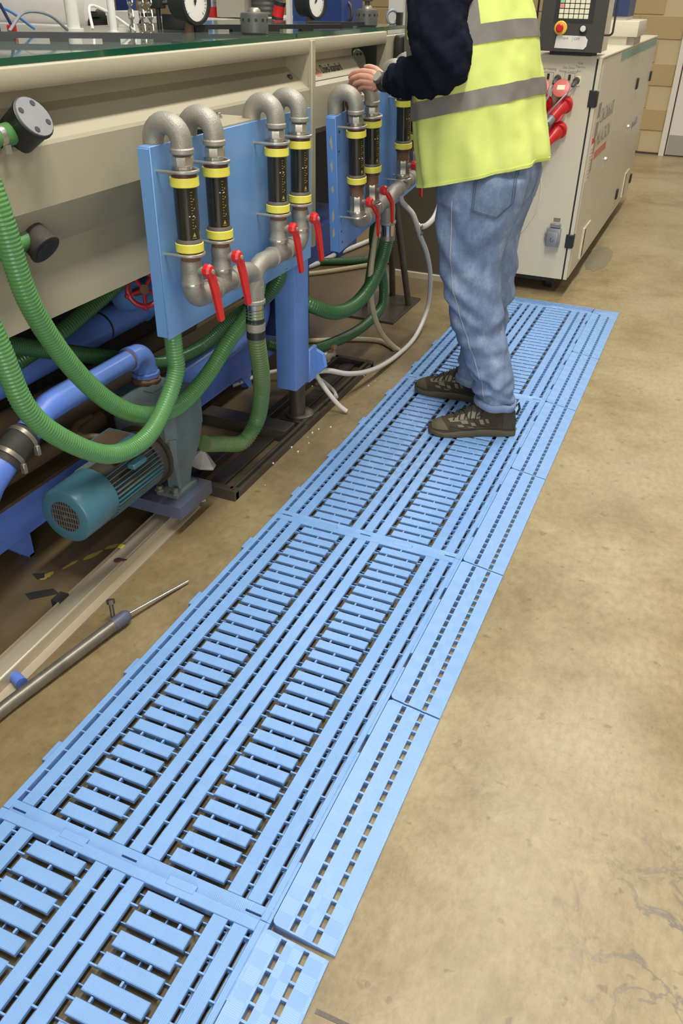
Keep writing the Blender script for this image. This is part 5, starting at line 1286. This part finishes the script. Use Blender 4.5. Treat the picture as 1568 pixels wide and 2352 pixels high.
jn, nr = eval_mods(jn, [('REMESH', dict(mode='VOXEL', voxel_size=.0085)), ('SMOOTH', dict(factor=.5, iterations=6))])
def leg_axis(p):
    L_ = near if p.y < 2.115 else far
    for (z1, x1, y1, *_), (z0, x0, y0, *_) in zip(L_, L_[1:]):
        if z0 <= p.z <= z1:
            t = (p.z - z0) / (z1 - z0); return x0 + (x1 - x0) * t, y0 + (y1 - y0) * t
    return (L_[0][1], L_[0][2]) if p.z > .9 else (L_[-1][1], L_[-1][2])
random.seed(11)
creases = []
for zc, sl, dep, w_, ph in ((.50, -.55, .011, .026, 0), (.455, -.4, .012, .022, .3), (.415, .35, .011, .020, .0), (.375, .45, .009, .020, .4), (.33, .30, .008, .018, -.3), (.60, -.9, .009, .03, .5), (.66, .9, .007, .03, -.2),
                            (.255, .5, .010, .018, .4), (.225, -.5, .011, .016, .0), (.195, .4, .012, .014, .5), (.168, -.25, .010, .012, -.5), (.72, -1.0, .008, .035, .2), (.78, -.7, .007, .035, 1.2)):
    creases.append((zc, sl, dep, w_, ph))
for i, p in enumerate(jn.v):
    ax, ay = leg_axis(p); dx, dy = p.x - ax, p.y - ay; a = math.atan2(dy, dx)
    off = 0.0
    if p.z < .84:
        sgn = 1 if p.y < 2.115 else -1
        for zc, sl, dep, w_, ph in creases:
            u = p.z - (zc + sl * dx + .012 * math.sin(2 * a + ph * 4))
            g = math.exp(-(u / w_) ** 2) - .7 * math.exp(-((u - 1.9 * w_) / w_) ** 2)
            win = .5 + .5 * math.cos(a + 1.57 * sgn + ph * 1.6)
            off -= .80 * dep * g * win
    off += .0032 * fbm((p.x, p.y, p.z * .8 + 7), 12) + .0012 * fbm(p, 48)
    jn.v[i] = p + nr[i] * off
jeans = obj('jeans', jn, 'denim', person, angle=70)
bvh = BVHTree.FromPolygons([tuple(v) for v in jn.v], jn.f)
def on_jeans(x, z, lift=.0018, d=(-.12, 1, 0)):
    d = Vector(d).normalized(); h = bvh.ray_cast(Vector((x, 1.0 + 0, z)) - Vector((d.x / d.y, 0, 0)) * 1.0 if False else Vector((x - d.x / d.y * .95, 1.05, z)), d)
    return (h[0] + h[1] * lift) if h[0] is not None else None
pk = MB(); cols = 14; rows = 12
poly_top = lambda u: .938 + .020 * u
poly_bot = lambda u: .838 - .022 * (u / .62) if u < .62 else .816 + .052 * ((u - .62) / .38)
grid = []
for r in range(rows + 1):
    for c_ in range(cols + 1):
        u = c_ / cols; v_ = r / rows; x = .338 + .128 * u
        z = poly_bot(u) * (1 - v_) + poly_top(u) * v_
        grid.append(on_jeans(x, z, .0035))
if all(g is not None for g in grid):
    pk.add(grid, [(r * (cols + 1) + c_, r * (cols + 1) + c_ + 1, (r + 1) * (cols + 1) + c_ + 1, (r + 1) * (cols + 1) + c_) for r in range(rows) for c_ in range(cols)])
    pocket = obj('back_pocket', pk, 'denim_dk', jeans, angle=70)
    st = MB()
    for ins in (.035, .075):
        path = [on_jeans(.338 + .128 * u, poly_bot(u) * (1 - v_) + poly_top(u) * v_, .0048) for u, v_ in [(ins, 1 - k / 10 * (1 - ins)) for k in range(11)] + [(ins + (1 - 2 * ins) * k / 14, ins) for k in range(15)] + [(1 - ins, ins + k / 10 * (1 - ins)) for k in range(11)]]
        path = [q for q in path if q is not None]
        if len(path) > 4: st.tube(path, .0008, 5)
    if st.v: obj('pocket_stitching', st, 'stitch_d', jeans)
sm = MB(); path = []; SEAM = ((.275, .86), (.277, .80), (.280, .74), (.284, .68), (.291, .62), (.302, .57), (.320, .52), (.342, .46), (.364, .41), (.388, .35), (.408, .30), (.426, .25), (.440, .20), (.446, .165))
for (x0, z0), (x1, z1) in zip(SEAM, SEAM[1:]):
    for k in range(8):
        q = on_jeans(x0 + (x1 - x0) * k / 8, z0 + (z1 - z0) * k / 8, .0014)
        if q is not None: path.append(q)
if len(path) > 3: sm.tube(path, .0017, 6); obj('side_seam', sm, 'stitch', jeans)
for L_, lab in ((near, 'near'), (far, 'far')):
    z, x, y, a, b = L_[-1]; m = MB()
    rings = []
    for dz, e in ((-.012, .001), (-.013, .005), (-.004, .0075), (.006, .0075), (.012, .004), (.013, -.002)):
        R_ = ell((x, y, z + dz), a + e, b + e, tilt=-.05 if lab == 'near' else 0, n=40, pw=2.15)
        rings.append([p + Vector((0, 0, .003 * math.sin(5 * k / 40 * 2 * PI))) for k, p in enumerate(R_)])
    m.loft(rings, caps=(False, False)); obj('hem', m, 'denim', jeans, angle=70)

# --- vest: open shell with tape
VK = [(.925, .326, .194, .232, .27), (1.05, .296, .186, .230, .26), (1.18, .272, .182, .228, .24), (1.32, .242, .173, .224, .21), (1.43, .220, .158, .212, .16), (1.50, .205, .130, .175, .10), (1.545, .195, .085, .100, .05)]
def vest_pt(z, th, lift=0.0):
    z = max(.915, min(1.545, z))
    for k in range(len(VK) - 1):
        if VK[k][0] <= z <= VK[k + 1][0] or k == len(VK) - 2:
            t = (z - VK[k][0]) / (VK[k + 1][0] - VK[k][0]); q = [a + (b - a) * t for a, b in zip(VK[k], VK[k + 1])]; break
    if z < .925: q = list(VK[0]); q[0] = z
    _, cx, a, b, ti = q
    ct, sn = math.cos(th), math.sin(th); pw = 2.35
    x = (a + lift) * math.copysign(abs(ct) ** (2 / pw), ct); y = (b + lift) * math.copysign(abs(sn) ** (2 / pw), sn)
    low = max(0, (1.30 - z) / .38)
    w_ = .006 * low * math.sin(5 * th + 1.2 + 3 * z) + .005 * low * math.sin(9 * th + 7 * z) + .004 * math.sin(14 * th + 11 * z + 2 * math.sin(9 * z)) * (.35 + low) + .009 * fbm((math.cos(th), math.sin(th), z * 3.2), 2.1)
    r_ = 1 + w_ / max(.08, math.hypot(x, y))
    p = Vector((x * r_, y * r_, x * ti)); p.rotate(Matrix.Rotation(YAW, 3, 'Z'))
    return Vector((cx + p.x, 2.105 + p.y, z + p.z))
NT = 96
def vest_strip(z0, z1, nz, th0, th1, nt, lift, thick=.0016, wrap=False):
    mb = MB(); g = []
    for r in range(nz + 1):
        for c_ in range(nt + (0 if wrap else 1)):
            g.append((z0 + (z1 - z0) * r / nz, th0 + (th1 - th0) * c_ / nt))
    o_ = [vest_pt(z, t, lift) for z, t in g]; i_ = [vest_pt(z, t, lift - thick) for z, t in g]
    w_ = nt if wrap else nt + 1; n = len(o_); f = []
    for r in range(nz):
        for c_ in range(nt):
            a, b, c2, d = r * w_ + c_, r * w_ + (c_ + 1) % w_, (r + 1) * w_ + (c_ + 1) % w_, (r + 1) * w_ + c_
            f.append((a, b, c2, d)); f.append((n + a, n + d, n + c2, n + b))
    for r in (0, nz):
        for c_ in range(nt):
            a, b = r * w_ + c_, r * w_ + (c_ + 1) % w_; f.append((a, b, n + b, n + a))
    if not wrap:
        for r in range(nz):
            for c_ in (0, nt): a, b = r * w_ + c_, (r + 1) * w_ + c_; f.append((a, b, n + b, n + a))
    mb.add(o_ + i_, f); return mb
vest = obj('vest', vest_strip(.915, 1.545, 44, 0, 2 * PI, NT, 0, .003, True), 'vest', person, angle=70)
obj('hem_piping', vest_strip(.914, .924, 2, 0, 2 * PI, NT, .002, .004, True), 'vest', vest, angle=70)
for z0, z1 in ((1.106, 1.154), (1.268, 1.316)): obj('reflective_band', vest_strip(z0, z1, 4, 0, 2 * PI, NT, .0028, .0022, True), 'band', vest, angle=70)
for t0, z0 in ((-1.02, 1.316), (.90, 1.316), (-2.36, 1.316), (2.36, 1.316)): obj('reflective_band', vest_strip(z0, 1.52, 16, t0 - .10, t0 + .10, 5, .0026, .002), 'band', vest, angle=70)
obj('reflective_band', vest_strip(1.154, 1.268, 8, -2.36 - .08, -2.36 + .08, 4, .0026, .002), 'band', vest, angle=70)

# --- sweatshirt: collar and two sleeves
sw = MB()
ls = resample([(.185, 1.985, 1.50), (.205, 1.925, 1.445), (.200, 1.880, 1.36), (.226, 1.864, 1.285), (.246, 1.868, 1.246), (.205, 1.892, 1.216), (.120, 1.955, 1.196), (.062, 2.000, 1.183), (.032, 2.022, 1.175), (.018, 2.033, 1.172)],
              [.075, .090, .090, .084, .074, .070, .060, .050, .042, .038])
sw.tube(ls[0], lambda s, i: ls[1][i], 24)
rs = resample([(.185, 2.22, 1.50), (.215, 2.29, 1.44), (.235, 2.335, 1.34), (.245, 2.345, 1.23), (.22, 2.335, 1.20), (.14, 2.30, 1.185), (.095, 2.285, 1.182)], [.075, .088, .080, .074, .068, .055, .042])
sw.tube(rs[0], lambda s, i: rs[1][i], 24)
sw.loft([ell((.235, 2.105, 1.36), .15, .185, yaw=YAW, n=36), ell((.215, 2.105, 1.45), .135, .185, yaw=YAW, n=36), ell((.20, 2.105, 1.51), .095, .13, yaw=YAW, n=36), ell((.185, 2.105, 1.56), .066, .070, yaw=YAW, n=36)])
sw, nr = eval_mods(sw, [('REMESH', dict(mode='VOXEL', voxel_size=.0075)), ('SMOOTH', dict(factor=.5, iterations=5))])
for i, p in enumerate(sw.v):
    d = .008 * fbm((p.x * 1.4, p.y, p.z), 16) + .003 * fbm(p, 45)
    # rucked folds round the elbow and along the forearm
    e = (p - Vector((.235, 1.87, 1.22))).length
    s = p.x * .75 + p.z * .66
    d += .007 * math.sin(s * 95 + 6 * p.y) * math.exp(-(e / .12) ** 2) + .004 * math.sin(p.x * 130 + 40 * p.z) * (1 if p.x < .12 else 0)
    sw.v[i] = p + nr[i] * d
sweat = obj('sweatshirt', sw, 'sweat', person, angle=70)
m = MB(); m.torus((.022, 2.030, 1.173), (-.80, .55, -.10), .032, .008, 24, 8); obj('cuff', m, 'sweat', sweat)

# --- the body itself (one continuous figure; hands and head show skin)
V = []; E = []; RD = []
def J(p, r, par=None):
    V.append(p); RD.append(r)
    if par is not None: E.append((par, len(V) - 1))
    return len(V) - 1
pel = J((.345, 2.11, .95), .10)
sp1 = J((.315, 2.11, 1.08), .10, pel); chst = J((.255, 2.11, 1.28), .11, sp1); nk = J((.20, 2.11, 1.49), .060, chst); nk2 = J((.17, 2.11, 1.57), .054, nk)
h1 = J((.145, 2.11, 1.635), .070, nk2); h2_ = J((.130, 2.11, 1.70), .086, h1); h3 = J((.140, 2.11, 1.775), .075, h2_); J((.145, 2.11, 1.815), .04, h3)
J((.036, 2.11, 1.67), .013, h2_)
for ys, pts in ((1, ((.345, 2.02, .90), (.352, 2.005, .53), (.472, 2.036, .13), (.405, 2.005, .055))), (-1, ((.345, 2.20, .90), (.366, 2.235, .53), (.345, 2.275, .13), (.29, 2.278, .055)))):
    a = J(pts[0], .078, pel); b_ = J(pts[1], .050, a); c_ = J(pts[2], .030, b_); J(pts[3], .020, c_)
# near (left) arm and hand on the return bend
a = J((.205, 1.955, 1.45), .050, chst); b_ = J((.240, 1.880, 1.244), .040, a); wl = J((-.006, 2.052, 1.168), .024, b_)
def hand(wr, chains, c, sc, sh, rs):
    """palm fan: wrist -> metacarpals -> fingers"""
    for k, ch_ in enumerate(chains):
        prev = wr
        for p, r in ch_: prev = J(tuple(c[i] + (p[i] - c[i]) * sc[i] + sh[i] for i in range(3)), r * rs, prev)
hand(wl, [
    [((-.062, 2.082, 1.190), .0165), ((-.116, 2.106, 1.196), .0118), ((-.152, 2.116, 1.189), .0098), ((-.174, 2.128, 1.174), .0088), ((-.180, 2.134, 1.158), .0074)],
    [((-.064, 2.076, 1.174), .0175), ((-.122, 2.098, 1.178), .0120), ((-.158, 2.110, 1.166), .0098), ((-.174, 2.126, 1.150), .0088), ((-.170, 2.134, 1.136), .0074)],
    [((-.062, 2.073, 1.156), .0175), ((-.116, 2.094, 1.158), .0116), ((-.148, 2.108, 1.144), .0094), ((-.160, 2.124, 1.128), .0086), ((-.154, 2.133, 1.116), .0072)],
    [((-.056, 2.072, 1.140), .0165), ((-.104, 2.092, 1.138), .0106), ((-.130, 2.108, 1.124), .0084), ((-.139, 2.123, 1.110), .0076), ((-.133, 2.132, 1.100), .0064)],
    [((-.034, 2.078, 1.188), .0150), ((-.066, 2.108, 1.206), .0116), ((-.102, 2.132, 1.213), .0100), ((-.130, 2.146, 1.209), .0080)]], (-.06, 2.09, 1.165), (.92, 1, .74), (0, 0, .002), .86)
# far (right) arm, hand resting lower on the same pipework
a = J((.205, 2.265, 1.45), .050, chst); b_ = J((.242, 2.340, 1.225), .040, a); wr_ = J((.075, 2.278, 1.180), .024, b_)
hand(wr_, [
    [((-.020, 2.245, 1.150), .016), ((-.060, 2.240, 1.150), .0115), ((-.078, 2.236, 1.128), .0095), ((-.076, 2.232, 1.106), .0085)],
    [((-.020, 2.255, 1.138), .0165), ((-.062, 2.255, 1.136), .0115), ((-.080, 2.252, 1.112), .0095), ((-.076, 2.248, 1.092), .0085)],
    [((-.018, 2.265, 1.126), .0165), ((-.058, 2.268, 1.120), .0112), ((-.074, 2.266, 1.098), .0092), ((-.070, 2.262, 1.080), .0082)],
    [((-.014, 2.272, 1.114), .0155), ((-.050, 2.280, 1.104), .0102), ((-.064, 2.279, 1.084), .0082), ((-.060, 2.275, 1.068), .0072)],
    [((.004, 2.240, 1.146), .0145), ((-.022, 2.222, 1.150), .0112), ((-.050, 2.212, 1.140), .0098), ((-.068, 2.214, 1.124), .0080)]], (-.03, 2.25, 1.12), (.9, 1, .8), (.05, .02, .050), .86)
me = bpy.data.meshes.new('skeleton'); me.from_pydata(V, E, [])
so_ = bpy.data.objects.new('skeleton', me); COL.objects.link(so_)
sk_ = so_.modifiers.new('skin', 'SKIN'); sk_.branch_smoothing = .6; sk_.use_smooth_shade = True
for i, r in enumerate(RD):
    me.skin_vertices[0].data[i].radius = (r, r); me.skin_vertices[0].data[i].use_root = (i == pel)
sb_ = so_.modifiers.new('sub', 'SUBSURF'); sb_.levels = 2; sb_.render_levels = 2
dg = bpy.context.evaluated_depsgraph_get(); dg.update(); ev = so_.evaluated_get(dg).to_mesh()
bd_ = MB(); bd_.v = [v.co.copy() for v in ev.vertices]; bd_.f = [tuple(p.vertices) for p in ev.polygons]; bd_.mi = [0] * len(bd_.f)
bpy.data.objects.remove(so_)
body_ = obj('body', bd_, 'skin', person, angle=80)
m = MB(); rings = []
for k in range(9):
    t = k / 8; a = t * 1.75; rings.append(ell((.145 + .012 * t, 2.11, 1.70 + .128 * math.cos(a)), max(.004, .105 * math.sin(a)), max(.004, .096 * math.sin(a)), n=28))
m.loft(rings, caps=(True, False)); obj('hair', m, 'lace', person, angle=70)
# watch
wd = Vector((-.82, .56, -.02)).normalized(); wc_ = Vector((-.016, 2.059, 1.166))
m = MB(); m.lathe([(-.011, .0270), (-.010, .0292), (.010, .0292), (.011, .0270)], wc_, wd, 26); wt = obj('watch', m, 'lace', person, label='wrist watch with dark strap and silvery face')
fn = Vector((.15, -.90, .38)); fn = (fn - wd * fn.dot(wd)).normalized()
m = MB(); m.lathe([(.026, .0195), (.034, .0195), (.037, .017)], wc_, fn, 24); obj('watch_case', m, 'grey_d', wt)
m = MB(); m.lathe([(.0368, .0158), (.0382, .0150)], wc_, fn, 24); obj('watch_face', m, 'conn_l', wt)

# --- shoes
def shoe(heel, toe, label):
    H = Vector((*heel, TOP)); T_ = Vector((*toe, TOP)); d = (T_ - H).normalized(); s_ = Vector((-d.y, d.x, 0)); L_ = (T_ - H).length / .31
    def P(s, w_, z): return H + d * s * L_ + s_ * w_ + Vector((0, 0, z))
    #            s     half-width  height  sole-z
    prof = [(.000, .016, .060), (.005, .026, .090), (.020, .034, .112), (.055, .037, .124), (.090, .038, .136), (.118, .039, .138), (.145, .041, .122), (.175, .045, .100), (.205, .0475, .083), (.235, .0475, .070), (.262, .0445, .061), (.286, .037, .052), (.302, .025, .043), (.310, .011, .033)]
    m = MB(); rings = []
    for s, w_, h in prof:
        r = []
        for k in range(20):
            a = PI * (k / 19); x = math.cos(a); z = math.sin(a) ** .62
            wz = w_ * (1 - (.06 if s < .14 else .16) * z * z)
            r.append(P(s, x * wz - .004 * math.sin(s / .31 * PI), .014 + (h - .014) * z))
        rings.append(r)
    m.loft(rings, closed=False, caps=(False, False)); m.f.append(tuple(range(20))); m.mi.append(0)
    up = obj('shoe', m, 'shoe', person, angle=60)
    m = MB(); out = []
    for s, w_ in ((-.004, .0), (-.003, .018), (.004, .030), (.03, .038), (.07, .0385), (.12, .0395), (.16, .043), (.20, .0485), (.235, .050), (.265, .0465), (.288, .038), (.304, .025), (.312, .010)): out.append((s, w_))
    lp = [(s, w_) for s, w_ in out] + [(s, -w_) for s, w_ in out[::-1] if w_ > 0]
    def wave(s): return .026 + .006 * math.sin((s - .05) / .26 * PI * 1.6) + (.010 * max(0, (s - .27) / .04))
    lo = lambda s: max(0, .010 * ((s - .26) / .05)) if s > .26 else (.004 if .10 < s < .15 else 0)
    lift = lambda s: -.004 * math.sin(max(0, s) / .31 * PI)
    m.loft([[P(s, w_ * .93 + lift(s), lo(s)) for s, w_ in lp], [P(s, w_ + lift(s), lo(s) + .006) for s, w_ in lp], [P(s, w_ * 1.0 + lift(s), wave(s) - .003) for s, w_ in lp], [P(s, w_ * .96 + lift(s), wave(s)) for s, w_ in lp], [P(s, w_ * .7 + lift(s), wave(s) - .002) for s, w_ in lp]])
    obj('sole', m, 'sole', up, angle=40)
    bv_ = BVHTree.FromPolygons([tuple(v) for r in rings for v in r], [(i * 20 + k, i * 20 + k + 1, (i + 1) * 20 + k + 1, (i + 1) * 20 + k) for i in range(len(rings) - 1) for k in range(19)])
    def S(s, a, lift_=.002):
        """point on the upper: s along the foot, a = angle over the top (0 = left side .. pi = right side)"""
        o_ = P(s, 0, .03); dr_ = (s_ * math.cos(a) + Vector((0, 0, math.sin(a)))).normalized()
        h = bv_.ray_cast(o_, dr_)
        return (h[0] + dr_ * lift_) if h[0] is not None else o_ + dr_ * .05
    m = MB()
    for k in range(6):
        s = .125 + k * .019
        m.tube([S(s + .006 * abs(j) / 3, PI / 2 + j * .16, .0035) for j in range(-4, 5)], .0026, 6)
    for k in range(5):
        s = .125 + k * .019; q = 1 if k % 2 else -1
        m.tube([S(s + .019 * (j + 3) / 6, PI / 2 + q * j * .14, .0045) for j in range(-3, 4)], .0024, 6)
    for q in (-1, 1): m.tube(spline([S(.118, PI / 2, .004), S(.118, PI / 2 + q * .2, .018), S(.128, PI / 2 + q * .5, .014), S(.145, PI / 2 + q * .55, .006)], .006), .0024, 6)
    obj('lace', m, 'lace', up)
    for q in (0, PI):
        for s, a, l, w_ in ((.226, 1.00, .034, .44), (.197, 1.08, .024, .40), (.190, .72, .024, .26), (.168, 1.12, .024, .36), (.146, 1.08, .020, .30), (.203, .42, .020, .20), (.158, .55, .016, .26), (.128, .72, .014, .32), (.108, .78, .010, .26), (.166, .30, .022, .10)):
            m = MB(); aa = a if q == 0 else PI - a; sg = 1 if q == 0 else -1
            g = [S(s + l * (i_ / 3 - .5) + .004 * (j - 1), aa + sg * w_ * (j / 2 - .5), .0016) for j in range(3) for i_ in range(4)]
            m.add(g, [(j * 4 + i_, j * 4 + i_ + 1, (j + 1) * 4 + i_ + 1, (j + 1) * 4 + i_) for j in range(2) for i_ in range(3)])
            obj('upper_patch', m, 'patch', up, angle=60)
    for sa, sb, lab in ((.245, .3085, 'toe_cap'), (.0, .052, 'heel_counter')):
        m = MB(); nS, nA = 10, 24
        g = [S(sa + (sb - sa) * i_ / nS, .10 + (PI - .20) * j / nA * 1.0, .0022) for i_ in range(nS + 1) for j in range(nA + 1)] if lab == 'heel_counter' else [S(sa + (.302 - sa) * i_ / nS - .022 * math.sin(PI * j / nA) * (1 - i_ / nS) * -1, .06 + (PI - .12) * j / nA, .0022) for i_ in range(nS + 1) for j in range(nA + 1)]
        m.add(g, [(i_ * (nA + 1) + j, i_ * (nA + 1) + j + 1, (i_ + 1) * (nA + 1) + j + 1, (i_ + 1) * (nA + 1) + j) for i_ in range(nS) for j in range(nA)])
        obj(lab, m, 'sole' if lab == 'toe_cap' else 'shoe_dk', up, angle=60)
    m = MB(); m.tube(spline([S(.05, .25, .0015), S(.10, .38, .002), (S(.14, .62, .002)), S(.16, .95, .002)], .006), .0018, 6); m.tube(spline([S(.05, .25, .0015), S(.12, .22, .002), S(.19, .20, .002), S(.24, .45, .002)], .006), .0018, 6)
    obj('seam_line', m, 'shoe_dk', up)
    m = MB(); m.loft([ell((*(P(.062, 0, 0)).xy, TOP + z), .032 + e, .032 + e, n=20) for z, e in ((.105, .002), (.15, .0), (.175, .0))]); obj('sock', m, 'lace', up)
    m = MB(); m.tube([P(-.002, 0, .075), P(-.010, 0, .100), P(-.004, 0, .122), P(.004, 0, .110)], .0045, 8); obj('heel_loop', m, 'lace', up)
    return up
shoe((.552, 2.066), (.262, 1.931), 'near')
shoe((.395, 2.288), (.090, 2.280), 'far')
